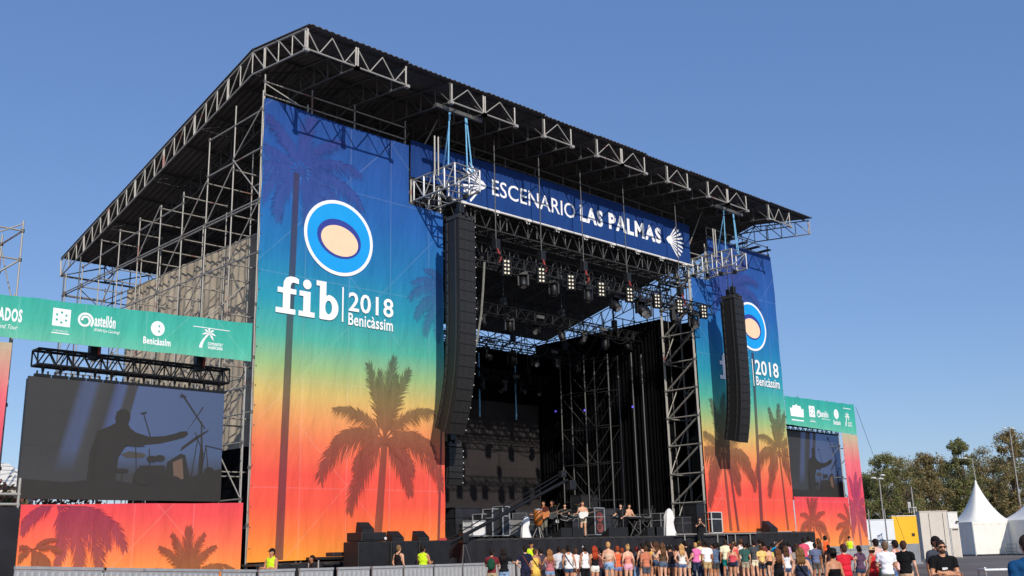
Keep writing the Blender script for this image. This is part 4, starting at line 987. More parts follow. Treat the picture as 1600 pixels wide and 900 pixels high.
def flight_case(loc, d, m, label, rz=0.0, edge='alu', name='flight_case'):
    t = thing(name, label, 'case', loc, rotz=rz); w, dp, h = d
    b = MB(); b.box((0,0,h/2+.1), (w-.03,dp-.03,h-.1)); b.obj('body', m, t)
    eb = MB(); r = .022
    for x in (-w/2, w/2):
        for y in (-dp/2, dp/2): eb.box((x, y, h/2+.1), (.04,.04,h-.1))
    for z in (.12, h+.04, h*.72):
        for y in (-dp/2, dp/2): eb.box((0, y, z), (w-.05, .034, .034))
        for x in (-w/2, w/2): eb.box((x, 0, z), (.034, dp-.05, .034))
    eb.obj('edge_trim', edge, t)
    for x in (-w/2+.1, w/2-.1):
        for y in (-dp/2+.1, dp/2-.1): cb = MB(); cb.tube((x-.02,y,.05),(x+.02,y,.05),.05,n=10); cb.obj('castor', 'black_plastic', t)
    return t
p = on_y(522, 868, -1.6)
t = thing('equipment_table', 'small black table with metal legs left of the subwoofers', 'table', (p.x, -1.6, 0))
box_obj('table_top', (p.x, -1.6, 1.5), (1.9, .7, .1), 'black_plastic', t, .02)
for sx in (-.85, .85):
    for s2 in (-.3, .3): pole('leg', (p.x+sx, -1.6+s2, 0), (p.x+sx, -1.6+s2, 1.46), .03, 'steel', t)
box_obj('console', (p.x+.3, -1.6, 1.63), (1.0, .5, .14), 'case_dark', t, .03)
# camera crane
cr_ = thing('camera_crane', 'long black camera crane arm rising to the right over the stage edge', 'crane', (9.5, -1.7, 0))
pa, pm_, pe = on_y(700, 850, -1.6), on_y(800, 790, -1.6), on_y(886, 750, -1.6)
pole('arm', pa, pe, .075, 'truss_black', cr_); pole('arm_tie', pa+Vector((0,0,.18)), pe+Vector((-.6,0,.2)), .025, 'truss_black', cr_); pole('arm_tie', pa-Vector((0,0,.12)), pe-Vector((.6,0,-.05)), .03, 'truss_black', cr_)
pivot = pa.lerp(pe, .12); box_obj('pivot', pivot-Vector((0,0,.1)), (.3,.3,.4), 'black_plastic', cr_, .03)
for s in ((-.5,-.3),(.5,-.3),(0,.5)): pole('leg', pivot-Vector((0,0,.2)), (pivot.x+s[0], pivot.y+s[1], 0), .04, 'steel_dark', cr_)
box_obj('camera_head', pe+Vector((.25,0,-.22)), (.4,.3,.42), 'black_plastic', cr_, .04); box_obj('counterweight', pa-Vector((.3,0,.05)), (.55,.4,.4), 'black_plastic', cr_, .04)
box_obj('monitor', pe+Vector((-.2,.1,.25)), (.3,.25,.3), 'black_plastic', cr_, .03)
b = MB(); b.box((0,0,0),(.36,.03,.5)); b.box((.1,.02,-.3),(.14,.03,.2)); tag(b.obj('red_cloth', 'red_cloth', loc=on_y(692, 851, -1.9)), 'red cloth hanging from the camera crane tail', 'cloth')

# ---------------------------------------------------------------- gear on the deck
def deck_pt(u, y): d = RAY(u, hor(u)-12); t = (y-CAM.y)/d.y; return (CAM.x+d.x*t, y, DZ)
p = deck_pt(741, 0); flight_case(p, (.7,.6,.7), 'white_paint', 'small white box case at the left end of the deck')
p = deck_pt(753, .6); flight_case(p, (.5,.6,1.0), 'case_dark', 'narrow tall case with pale edges behind the white box')
p = deck_pt(772, .2); flight_case(p, (.7,.6,1.2), 'case_dark', 'tall dark case with bright edges, left end of the deck')
p = deck_pt(784, .0); flight_case(p, (.4,.6,1.3), 'case_dark', 'tallest slim case beside the bright edged case')
def draped(loc, h, w, label):
    b = MB(); prof = [(.02,h),(w*.2,h*.99),(w*.34,h*.93),(w*.5,h*.72),(w*.42,h*.55),(w*.5,h*.3),(w*.62,.02)]; n = 30
    P = []
    for j, (r, z) in enumerate(prof):
        for i in range(n): a = 2*math.pi*i/n; rr = r*(1+(.14*math.sin(a*5+j*.5)+.10*math.sin(a*9+1))*(j/6)); P.append((rr*math.cos(a)+.05*math.sin(j), rr*.75*math.sin(a), z*(1+.05*math.sin(a*2+1))))
    b.add(P, [(j*n+i, (j+1)*n+i, (j+1)*n+(i+1)%n, j*n+(i+1)%n) for j in range(len(prof)-1) for i in range(n)])
    return tag(b.obj('draped_gear', 'white_cloth', smooth=True, loc=loc), label, 'covered gear')
draped(deck_pt(793, 1.2), .95, .42, 'white sheet over slim gear beside the grey amplifier')
draped(deck_pt(822, .0), .9, .45, 'white sheet over a stand left of the guitar players')
draped(deck_pt(1047, 1.0), 1.35, .7, 'tall white sheet covered gear at the right of the deck')
p = deck_pt(801, .8); flight_case(p, (.8,.5,.8), 'grey_cloth', 'grey amplifier beside the sheet covered gear', edge='steel_dark', name='amplifier')
def drum(parent, loc, r, h, m, rx=0.0, name='drum'):
    b = MB(); b.lathe((0,0,0), [(0,0),(r,0),(r,h),(0,h)], 18); o = b.obj(name, m, parent, loc=loc); o.rotation_euler = (rx,0,0)
    for z in (.02, h-.02): q_ = MB(); q_.lathe((0,0,0), [(r+.004,z-.02),(r+.02,z-.02),(r+.02,z+.02),(r+.004,z+.02)], 18); link(bpy.data.objects.new('hoop', q_.mesh('hoop','alu')), o)
    return o
p = deck_pt(842, .6); t = thing('conga_drum', 'tall amber conga drum beside the guitar players', 'drum', p)
b = MB(); b.lathe((0,0,0), [(0,.55),(.17,.55),(.22,.85),(.21,1.15),(.18,1.3),(0,1.3)], 16); b.obj('shell', 'amber_wood', t, smooth=True)
for a in range(3): pole('leg', Vector(p)+Vector((0,0,.6)), Vector(p)+Vector((.3*math.cos(a*2.1), .3*math.sin(a*2.1), 0)), .02, 'steel', t)
b = MB(); b.lathe((0,0,0), [(.185,1.24),(.2,1.24),(.2,1.3),(.185,1.3)], 16); b.obj('hoop', 'alu', t)
p = Vector(deck_pt(885, 6.0)); t = thing('drum_kit', 'drum kit on a low riser in the shade at the back', 'drums', p)
box_obj('riser', p+Vector((0,0,.15)), (2.6,2.2,.3), 'case_dark', t); 
drum(t, Vector((0,-.3,.72)), .32, .5, 'case_dark', rad(90), 'bass_drum'); drum(t, Vector((-.4,-.2,1.0)), .17, .25, 'case_dark', rad(20), 'tom_drum'); drum(t, Vector((.3,-.2,1.05)), .19, .25, 'case_dark', rad(20), 'tom_drum'); drum(t, Vector((.75,.1,.55)), .25, .45, 'case_dark', 0, 'floor_tom'); drum(t, Vector((-.6,.2,.85)), .19, .16, 'alu', 0, 'snare_drum')
for dx, dy, dz_ in ((-.95,-.1,1.75),(.95,-.05,1.8),(-.8,.35,1.3)):
    pole('stand', p+Vector((dx,dy,.3)), p+Vector((dx,dy,dz_)), .018, 'alu', t); b = MB(); b.lathe((0,0,0), [(.01,.05),(.08,.03),(.28,0)], 18); o = b.obj('cymbal','cymbal',t,loc=Vector((dx,dy,dz_))); o.rotation_euler = (rad(12),rad(8),0)
p = deck_pt(931, 1.2); t = flight_case(p, (.72,.6,1.35), 'case_dark', 'bass speaker cabinet with reddish cones beside the bass player', name='bass_cabinet')
for z in (.45, .95):
    b = MB(); b.lathe((0,0,0), [(0,-.02),(.08,-.03),(.20,.012),(.24,.014),(.24,-.01)], 16); o = b.obj('cone', 'speaker_cone', t, loc=(0,-.31,z)); o.rotation_euler = (rad(90),0,0)
def wedge(u, y, label, m='cab_side'):
    p = deck_pt(u, y); t = thing('monitor_wedge', label, 'speaker', p)
    b = MB(); b.add([(-.35,-.26,0),(.35,-.26,0),(.35,.28,0),(-.35,.28,0),(-.35,-.26,.42),(.35,-.26,.42),(.35,.2,.12),(-.35,.2,.12)], [(0,3,2,1),(0,1,5,4),(1,2,6,5),(2,3,7,6),(3,0,4,7),(4,5,6,7)]); b.obj('cabinet', m, t)
    b = MB(); b.box((0,-.03,.285),(.6,.44,.02), Matrix.Rotation(rad(-33),3,'X')); b.obj('grille', 'speaker_cone', t)
for u, lb in ((879,'monitor wedge at the deck edge right of the guitar players'),(897,'monitor wedge at the deck edge left of the bass player'),(953,'monitor wedge right of the bass cabinet'),(968,'monitor wedge before the keyboards'),(1013,'monitor wedge right of the keyboards'),(1024,'monitor wedge left of the tall white sheet')): wedge(u, -.5, lb)
def keyboard(u, y, label):
    p = Vector(deck_pt(u, y)); t = thing('keyboard', label, 'keyboard', p)
    box_obj('case', p+Vector((0,0,1.0)), (1.3,.36,.1), 'case_dark', t, .02); box_obj('keys', p+Vector((0,.05,1.058)), (1.15,.16,.012), 'white_paint', t)
    for s in (-1,1): pole('leg', p+Vector((-s*.5,-.1,0)), p+Vector((s*.5,.1,.95)), .022, 'steel_dull', t)
keyboard(958, 3.2, 'keyboard on a crossed stand right of the bass player'); keyboard(992, 2.6, 'keyboard on a crossed stand before the seated musician'); keyboard(1012, 3.4, 'keyboard on a crossed stand left of the white sheet')
for u, y, lb in ((872,1.0,'microphone stand beside the guitar players'),(905,.4,'microphone stand before the bass player'),(975,1.4,'microphone stand before the keyboards'),(1020,1.6,'microphone stand near the tall white sheet')):
    p = Vector(deck_pt(u, y)); t = thing('microphone_stand', lb, 'microphone', p); pole('pole', p, p+Vector((0,0,1.35)), .014, 'steel_dull', t); pole('boom', p+Vector((0,0,1.35)), p+Vector((.3,.15,1.55)), .012, 'steel_dull', t)
    b = MB(); b.lathe((0,0,0), [(.02,.0),(.2,0),(.2,.02),(.02,.03)], 14); b.obj('foot', 'black_plastic', t); b = MB(); b.ell((.32,.16,1.56),(.035,.035,.05)); b.obj('microphone', 'black_plastic', t)
p = deck_pt(1033, 3.0); flight_case(p, (.8,.7,1.2), 'case_dark', 'dark rack case left of the tall white sheet')
p = deck_pt(1112, .2); flight_case(p, (.95,.8,1.15), 'case_dark', 'dark case with white edges at the foot of the right tower', edge='white_paint')
p = deck_pt(1070, .8); flight_case(p, (1.2,.7,.9), 'case_dark', 'long dark case at the foot of the right lattice tower', edge='steel_dull')
p = deck_pt(1092, .5); flight_case(p, (1.3,.9,1.6), 'black_plastic', 'bulky black crate against the right lattice tower', edge='case_dark')
p = deck_pt(915, 7.5); flight_case(p, (1.4,.8,2.4), 'case_dark', 'tall dark equipment tower deep in the stage shade', edge='case_dark')
p = deck_pt(722, 1.6); flight_case(p, (1.5,.9,1.3), 'case_dark', 'dark wide case behind the camera crane', edge='case_dark')
for u, y, d, lb in ((733,1.0,(.9,.6,.6),'low dark case left of the white box'),(762,2.2,(1.1,.8,1.0),'dark case behind the bright edged cases'),(809,1.8,(.7,.6,1.1),'black amplifier stack right of the grey amplifier'),(818,3.4,(1.2,.8,1.3),'wide dark case deep left of the guitarists'),(829,2.6,(.6,.6,.9),'small black amplifier behind the white sheet stand'),(940,3.0,(1.0,.7,1.1),'black amplifier behind the bass cabinet'),(952,5.0,(1.2,.9,1.5),'tall dark rack deep behind the keyboards'),(1003,4.4,(.9,.7,1.2),'dark rack behind the seated musician'),(1022,4.0,(.8,.7,1.5),'tall slim rack left of the white sheet'),(1058,2.4,(.7,.6,1.0),'black case right of the tall white sheet'),(900,3.6,(.8,.6,.8),'low dark case left behind the bass player'),(1080,1.6,(.6,.6,1.2),'slim dark case under the right lattice tower')):
    flight_case(deck_pt(u, y), d, 'case_dark', lb, random.uniform(-.4,.4), 'steel_dull' if int(u) % 2 else 'case_dark')
t_p = on_y(1202, 828, -.8); t = thing('wedge_speaker', 'small black speaker on the right platform edge', 'speaker', (t_p.x, -.8, 2.2))
b = MB(); b.add([(-.4,-.3,0),(.4,-.3,0),(.4,.3,0),(-.4,.3,0),(-.4,-.3,.2),(.4,-.3,.2),(.34,.2,.62),(-.34,.2,.62)], [(0,3,2,1),(0,1,5,4),(1,2,6,5),(2,3,7,6),(3,0,4,7),(4,5,6,7)]); b.obj('cabinet', 'cab_side', t); b = MB(); b.box((0,-.06,.42),(.56,.5,.02), Matrix.Rotation(rad(40),3,'X')); b.obj('grille','black_plastic',t)

# ---------------------------------------------------------------- crowd barriers
def barrier_run(pts, label, group, w=1.25):
    pm_ = MB(); pm_.box((0,0,.58), (w-.02,.05,1.1)); pm_.box((0,.0,1.17), (w-.01,.11,.07)); pm_ = pm_.mesh('panel','barrier_metal')
    rm = MB(); rm.box((0,-.04,.56), (.035,.035,1.02)); rm = rm.mesh('rib','barrier_rib')
    fm = MB(); fm.box((0,-.45,.02), (w-.1,.85,.03)); fm.box((-w*.4,.35,.5),(.06,.75,.06), Matrix.Rotation(rad(-50),3,'X')); fm.box((w*.4,.35,.5),(.06,.75,.06), Matrix.Rotation(rad(-50),3,'X')); fm = fm.mesh('foot','steel_dull')
    for a, c in zip(pts, pts[1:]):
        a, c = Vector(a), Vector(c); d = c-a; n = max(1, round(Vector((d.x,d.y,0)).length/w)); rz = math.atan2(d.y, d.x)
        for k in range(n):
            o = thing('crowd_barrier', label, 'barrier', a+d*((k+.5)/n), group, rz); o.rotation_euler = (0, -math.atan2(d.z, math.hypot(d.x, d.y)), rz)
            link(bpy.data.objects.new('panel', pm_), o); link(bpy.data.objects.new('foot', fm), o)
            for j in range(7): q_ = link(bpy.data.objects.new('rib', rm), o); q_.location = (-w/2+w*(j+.5)/7, 0, 0)
BZ = 1.205
def bar_pt(u, v, ztop): 
    d = RAY(u, v); t = (ztop-CAM.z)/d.z; return CAM+d*t
bp = [on_y(23, 884.6, -5.4), on_y(280, 888.8, -5.0), on_y(400, 890, -4.6), on_y(580, 885, -4.7), on_y(765, 879, -4.8)]
bp = [Vector((p.x, p.y, p.z-BZ)) for p in bp]
barrier_run(bp, 'grey ribbed steel crowd barrier panel in the row before the left tower', 'front barrier row on the left')
barrier_run([bp[-1], Vector((12.5,-4.7,.05)), Vector((38,-4.4,0))], 'grey ribbed steel crowd barrier panel behind the crowd before the deck', 'front barrier row behind the crowd')
for k in range(7):
    x = 36.2+2.0*k; b = MB(); b.box((0,0,.66), (1.97,.14,1.32)); b.box((0,0,.06),(1.9,.5,.12)); o = b.obj('barrier_block', 'concrete', loc=(x+1,-.9,0))
    tag(o, 'smooth grey barrier wall section beyond the right end of the stage', 'barrier', 'grey barrier wall sections')

# ---------------------------------------------------------------- far right: tents, cabins, hoardings
def gnd(u, ppm): p = at_scale(u, hor(u), ppm); return Vector((p.x, p.y, 0))
def slab(name, label, cat, u0, u1, ppm, h, m, thick=2.2, ppm1=None, z0=0.0, frame_m=None, posts=0):
    a, c = gnd(u0, ppm), gnd(u1, ppm1 or ppm); d = c-a; t = thing(name, label, cat, (a+c)/2, rotz=math.atan2(d.y, d.x)); w = d.length
    b = MB(); b.box((0, thick/2, z0+(h-z0)/2), (w, thick, h-z0)); b.obj('body', m, t)
    b = MB(); b.box((0, thick/2, h+.04), (w+.08, thick+.08, .07)); b.obj('cap', frame_m or m, t)
    for k in range(posts):
        q_ = MB(); q_.tube((0,0,0),(0,0,h+1.0),.04); q_.obj('post', 'steel', t, loc=(-w/2+w*(k+.5)/posts, -.1, 0))
    return t, w
t, w = slab('white_hoarding', 'white hoarding panels left of the yellow wall', 'hoarding', 1348, 1399, 17, 3.35, 'pale_panel', .12, posts=2)
for z in (1.55,): b = MB(); b.box((0,-.03,z),(w,.04,.06)); b.obj('seam', 'steel_dull', t)
b = MB(); b.box((-w*.25,-.02,.75),(w*.3,.03,1.4)); b.obj('lower_panel', 'cabin_beige', t)
t, w = slab('yellow_cabin', 'bright yellow cabin wall between white hoarding and beige cabin', 'cabin', 1397, 1442, 16.2, 3.75, 'yellow_panel', .8, frame_m='white_paint')
b = MB(); b.box((.5,-.03,2.0),(.28,.04,.28)); b.obj('dark_hatch', 'dark_gap', t)
t, w = slab('beige_cabin', 'pale beige cabin left of the pointed tent', 'cabin', 1441, 1484, 19, 3.75, 'cabin_beige', .8)
for x in (-.4, .75): b = MB(); b.box((x,-.02,1.85),(.03,.03,3.6)); b.obj('joint', 'steel_dull', t)
t, w = slab('white_cabin', 'small white cabin wedged between beige cabin and tent', 'cabin', 1485, 1500, 18.4, 3.7, 'white_paint', .8)
b = MB(); b.box((0,-.04,1.25),(w*.85,.05,2.4)); b.obj('door', 'cabin_beige', t); b = MB(); b.box((.05,-.06,2.3),(w*.6,.03,.14)); b.obj('door_light', 'steel_dull', t); b = MB(); b.box((.3,-.15,2.95),(.18,.2,.12)); b.obj('lamp', 'steel_dark', t)
def pagoda(u0, u1, ppm, eave, peak, label, rz):
    c = gnd((u0+u1)/2, ppm); w = abs(u1-u0)/ppm*.93; t = thing('pagoda_tent', label, 'tent', c, rotz=rz); h = w/2
    n = 16; prof = [(1-k/n) for k in range(n+1)]; b = MB(); ns = 32
    for k, s in enumerate(prof):
        z = eave+(peak-eave)*((1-s)**1.75*.86+(1-s)*.14)
        for i in range(ns):
            a = 2*math.pi*(i+.5)/ns; cx_, sy_ = math.cos(a), math.sin(a); m_ = max(abs(cx_), abs(sy_)); sq = s**.6
            r = (1/m_)*sq+1.0*(1-sq); b.v.append((max(h*s, .05)*r*cx_, max(h*s, .05)*r*sy_, z))
    for k in range(n):
        for i in range(ns): b.f.append((k*ns+i, k*ns+(i+1)%ns, (k+1)*ns+(i+1)%ns, (k+1)*ns+i)); b.m.append(0)
    rf = b.obj('canopy', 'tent_white', t, smooth=True)
    v = MB(); kk = 20
    for sx, sy2, ax in ((0,-1,0),(0,1,0),(-1,0,1),(1,0,1)):
        for i in range(kk):
            s0, s1 = -h+2*h*i/kk, -h+2*h*(i+1)/kk; mid = (s0+s1)/2; q_ = (h+.02)
            P = [(s0, sy2*q_) if ax == 0 else (sx*q_, s0), (s1, sy2*q_) if ax == 0 else (sx*q_, s1), (mid, sy2*q_) if ax == 0 else (sx*q_, mid)]
            v.add([(P[0][0],P[0][1],eave+.02),(P[1][0],P[1][1],eave+.02),(P[1][0],P[1][1],eave-.16),(P[2][0],P[2][1],eave-.28),(P[0][0],P[0][1],eave-.16)], [(0,1,2,3,4)])
    v.obj('valance', 'tent_white', rf); 
    for sx, sy2 in ((-1,-1),(1,-1),(1,1),(-1,1)): q_ = MB(); q_.tube((sx*h,sy2*h,0),(sx*h,sy2*h,eave),.05); q_.obj('leg', 'alu', t)
    for k, (cx_, cy_, dx, dy) in enumerate(((0,-h,1,0),(-h,0,0,1),(h,0,0,1))):
        q_ = MB(); nn = 24
        for j in range(2):
            for i in range(nn+1):
                s = -h*.97+2*h*.97*i/nn; wv_ = .03*math.sin(i*1.4+k); q_.v.append((cx_+dx*s+dy*wv_, cy_+dy*s+dx*wv_, (.12, eave-.1)[j]))
        for i in range(nn): q_.f.append((i, i+1, nn+2+i, nn+1+i)); q_.m.append(0)
        q_.obj('side_wall', 'tent_white', t, smooth=True)
    q_ = MB(); q_.box((h*.98,-h*.92,1.3),(.5,.3,2.5)); q_.obj('tied_curtain', 'tent_white', t)
    return t
yaw_t = math.atan2(*reversed((gnd(1578,17)-gnd(1493,17)).xy))
pagoda(1497, 1574, 17, 2.95, 6.75, 'white pagoda tent with tall pointed peak right of the cabins', yaw_t+.12)
pagoda(1581, 1724, 17.5, 3.0, 7.4, 'white pagoda tent cut off by the right picture edge', yaw_t+.05)
b = MB(); b.box((0,0,1.35),(2.2,.1,2.7)); o = b.obj('dark_gap_sheet', 'dark_gap', loc=gnd(1577,15.5)); o.rotation_euler = (0,0,yaw_t); tag(o, 'dark brown sheet standing in for the dark gap between the two white tents', 'screen')  # sheet whose colour paints the dark of the gap between the tents
c = gnd(1577, 17.5); t = thing('hand_fence', 'small metal fence between the two white tents', 'fence', c, rotz=yaw_t)
for z in (.3,.6,.95): q_ = MB(); q_.tube((-.5,0,z),(.5,0,z),.02); q_.obj('rail','steel',t)
for x in (-.5,0,.5): q_ = MB(); q_.tube((x,0,0),(x,0,1.0),.025); q_.obj('post','steel',t)
# white chair-like sign on the cabin roof
c = gnd(1452, 18); t = thing('roof_chair', 'white plastic chair standing on the cabin roof', 'chair', (c.x,c.y+1.2,3.85))
q_ = MB(); q_.box((0,0,.45),(.5,.5,.05)); q_.obj('seat','white_paint',t); q_ = MB(); q_.box((0,.25,.85),(.5,.04,.1)); q_.box((-.2,.25,.7),(.06,.04,.5)); q_.box((.2,.25,.7),(.06,.04,.5)); q_.box((0,.25,.65),(.06,.04,.35)); q_.obj('backrest','white_paint',t)
for sx in (-.22,.22):
    for s2 in (-.22,.22): q_ = MB(); q_.tube((sx,s2,0),(sx,s2,.44),.03); q_.obj('leg','white_paint',t)
# lamp posts
def lamp_post(u, vtop, ppm, label, heads, lean=0.0, m='steel'):
    c = gnd(u, ppm); h = 1.7+(hor(u)-vtop)/ppm; t = thing('lamp_post', label, 'lamp post', c)
    q_ = MB(); q_.tube((0,0,0),(lean,0,h),.11,.06,n=8); q_.obj('pole', m, t)
    for dx, dz_ in heads:
        q_ = MB(); q_.tube((lean,0,h-.1),(lean+dx,-dx*.6,h+dz_-.05),.04); q_.obj('arm', m, t); q_ = MB(); q_.box((lean+dx,-dx*.6,h+dz_),(.6,.35,.16)); q_.obj('lamp_head', 'white_paint', t, bevel=.04)
lamp_post(1384, 748, 14, 'pale lamp post with two floodlights right of the stage', ((-.6,0),(.4,.3),(.2,-.1)))
lamp_post(1433, 762, 14, 'plain thin pale pole behind the yellow wall', ())
lamp_post(1540, 718, 12.5, 'leaning pale street lamp behind the pointed tent', ((-.9,.05),), -1.0)
lamp_post(1601, 672, 12.5, 'tall floodlight mast at the right picture edge', ((-.7,.2),(.3,.2)))
a, c = on_y(1337, 636, .3), gnd(1420, 18); b = MB(); b.tube(a, c, .012); tag(b.obj('guy_wire', 'steel_dark'), 'thin guy wire falling from the right end of the stage', 'wire')
a, c = gnd(1384,14)+Vector((0,0,3.5)), gnd(1660,13)+Vector((0,0,6.0)); b = MB(); n = 14; b.path([a.lerp(c,i/n)-Vector((0,0,1.5*math.sin(math.pi*i/n))) for i in range(n+1)], .025, 4); tag(b.obj('overhead_wire', 'steel_dark'), 'thin overhead wire crossing before the far trees', 'wire')

# ---------------------------------------------------------------- trees
def leaf_mat(name, cols):
    m = bpy.data.materials.new(name); m.use_nodes = True; n = m.node_tree.nodes; l = m.node_tree.links; b = n['Principled BSDF']
    oi = n.new('ShaderNodeNewGeometry'); r = n.new('ShaderNodeValToRGB'); e = r.color_ramp.elements
    while len(e) < len(cols): e.new(.5)
    for i, c in enumerate(cols): e[i].position = i/(len(cols)-1); e[i].color = c
    l.new(oi.outputs['Random Per Island'], r.inputs[0]); l.new(r.outputs[0], b.inputs['Base Color'])
    b.inputs['Roughness'].default_value = .65; b.inputs['Specular IOR Level'].default_value = .25
    tr_ = n.new('ShaderNodeBsdfTranslucent'); l.new(r.outputs[0], tr_.inputs[0]); mx_ = n.new('ShaderNodeMixShader'); mx_.inputs[0].default_value = .35; l.new(b.outputs[0], mx_.inputs[1]); l.new(tr_.outputs[0], mx_.inputs[2]); l.new(mx_.outputs[0], n['Material Output'].inputs[0])
    M[name] = m
leaf_mat('leaf_olive', [L(104,114,68),L(130,132,82),L(152,142,94),L(116,122,72)])
leaf_mat('leaf_brown', [L(134,120,84),L(160,138,96),L(126,124,80),L(170,148,104)])
leaf_mat('leaf_green', [L(98,116,66),L(124,138,80),L(146,150,92),L(110,122,70)])
leaf_mat('leaf_bush', [L(64,84,48),L(96,108,64),L(200,120,120),L(120,116,76),L(214,150,140)])
def tree(name, label, base, h, rx, m, seed, group='trees behind the tents', leaf=.27, n_cl=90, per=95):
    rng = random.Random(seed); t = thing(name, label, 'tree', base, group)
    tb = MB(); top = Vector((rng.uniform(-.5,.5), rng.uniform(-.5,.5), h*.62)); mid = Vector((rng.uniform(-.3,.3), rng.uniform(-.3,.3), h*.3))
    tb.tube((0,0,0), mid, h*.022, h*.017, n=8); tb.tube(mid, top, h*.017, h*.009, n=8)
    cl = []
    for k in range(n_cl):
        # irregular crown: several lobes
        a = rng.uniform(0, 2*math.pi); zz = rng.uniform(.16, 1.0)**.9; rr = rx*math.sqrt(rng.random())*(.55+.75*math.sin(math.pi*min(1,zz*.82+.1)))*(.75+.4*math.sin(a*3+seed))
        cl.append(Vector((rr*math.cos(a), rr*math.sin(a), h*zz*(1-.16*(rr/rx)**2))))
    for c in cl[:26]:
        s = mid.lerp(top, min(1, max(0, c.z/h-.15))); tb.tube(s, c, h*.006, h*.002, n=5, caps=False)
    tb.obj('trunk', 'bark', t)
    lb = MB()
    for c in cl:
        cr = rx*rng.uniform(.16,.34)
        for k in range(per):
            d = Vector((rng.gauss(0,1), rng.gauss(0,1), rng.gauss(0,.8))).normalized()*cr*rng.random()**.45; p = c+d
            nrm = Vector((rng.gauss(0,1), rng.gauss(0,1), rng.gauss(0,1)+.5)).normalized(); u = nrm.orthogonal().normalized(); v = nrm.cross(u); s = leaf*rng.uniform(.6,1.3)
            lb.add([p-u*s*.5, p+v*s*.28, p+u*s*.5, p-v*s*.28], [(0,1,2,3)])
    lb.obj('crown', m, t); return t
TR = [(1362,742,11.5,30,'leaf_olive'),(1396,712,12,40,'leaf_olive'),(1428,716,11,40,'leaf_brown'),(1466,704,12,32,'leaf_brown'),(1496,724,10.5,36,'leaf_olive'),(1516,688,12,30,'leaf_olive'),(1556,706,11,36,'leaf_brown'),(1596,672,12,34,'leaf_brown'),(1578,720,10,40,'leaf_green'),(1628,690,11.5,36,'leaf_olive'),(1450,735,9.5,44,'leaf_green'),(1530,740,9.5,40,'leaf_green'),(1380,738,10,36,'leaf_brown')]
TL = ['first tree right of the stage end, half behind the column banner','broad olive green tree right of the stage end','brown green tree above the yellow wall','tall slim brownish tree above the beige cabin','olive tree just left of the tent peak','tallest green tree right of the tent peak','brownish tree right of the leaning lamp','very tall brown tree at the right picture edge','green tree low behind the right tent','tree cut off by the right picture edge','low green tree behind the beige cabin','low green tree behind the pointed tent','brownish tree behind the two floodlights']
for i, ((u, v, ppm, hw, m), lb) in enumerate(zip(TR, TL)):
    tree('tall_tree', lb, gnd(u, ppm), 1.7+(hor(u)-v)/ppm, hw/ppm, m, 11+i, n_cl=110, per=110)
bsh = MB(); rng = random.Random(3)
def bush(loc, rx, h, label, m, seed):
    rng = random.Random(seed); t = thing('flowering_bush', label, 'bush', loc)
    st = MB(); lb = MB()
    for k in range(40):
        c = Vector((rng.uniform(-rx,rx), rng.uniform(-.8,.8), h*rng.uniform(.25,.95))); st.tube((c.x*.3,c.y*.3,0), c, .03, .01, n=5, caps=False)
        for j in range(60):
            d = Vector((rng.gauss(0,1),rng.gauss(0,1),rng.gauss(0,1)))*.22; p = c+d; nrm = Vector((rng.gauss(0,1),rng.gauss(0,1),rng.gauss(0,1))).normalized(); u = nrm.orthogonal().normalized(); v = nrm.cross(u); s = rng.uniform(.06,.15)
            lb.add([p-u*s, p+v*s*.5, p+u*s, p-v*s*.5], [(0,1,2,3)])
    st.obj('stem','bark',t); lb.obj('foliage', m, t)
p = on_y(14, 745, 6.0); bush((p.x, 6.0, 0), 2.2, p.z, 'pink flowering bush behind the black hoarding at left', 'leaf_bush', 4)
p = on_y(90, 779, 3.5); bush((p.x, 3.5, 0), 1.9, p.z+.15, 'low pink flowering bush showing below the left screen', 'leaf_bush', 5)
p = on_y(6, 741, 9); b = MB(); b.box((0,0,0), (8,5,p.z*2-.6)); o = thing('white_marquee', 'white marquee roof at the far left edge behind the bush', 'tent', (p.x-3.0, 11, 0))
q_ = MB(); q_.box((0,0,p.z*.45),(8,5,p.z*.9)); q_.obj('wall','tent_white',o); q_ = MB(); q_.add([(-4.2,-2.7,p.z*.9),(4.2,-2.7,p.z*.9),(4.2,2.7,p.z*.9),(-4.2,2.7,p.z*.9),(-3.8,0,p.z*1.12),(3.8,0,p.z*1.12)],[(0,1,5,4),(1,2,5),(2,3,4,5),(3,0,4),(0,3,2,1)]); q_.obj('roof','tent_white',o)

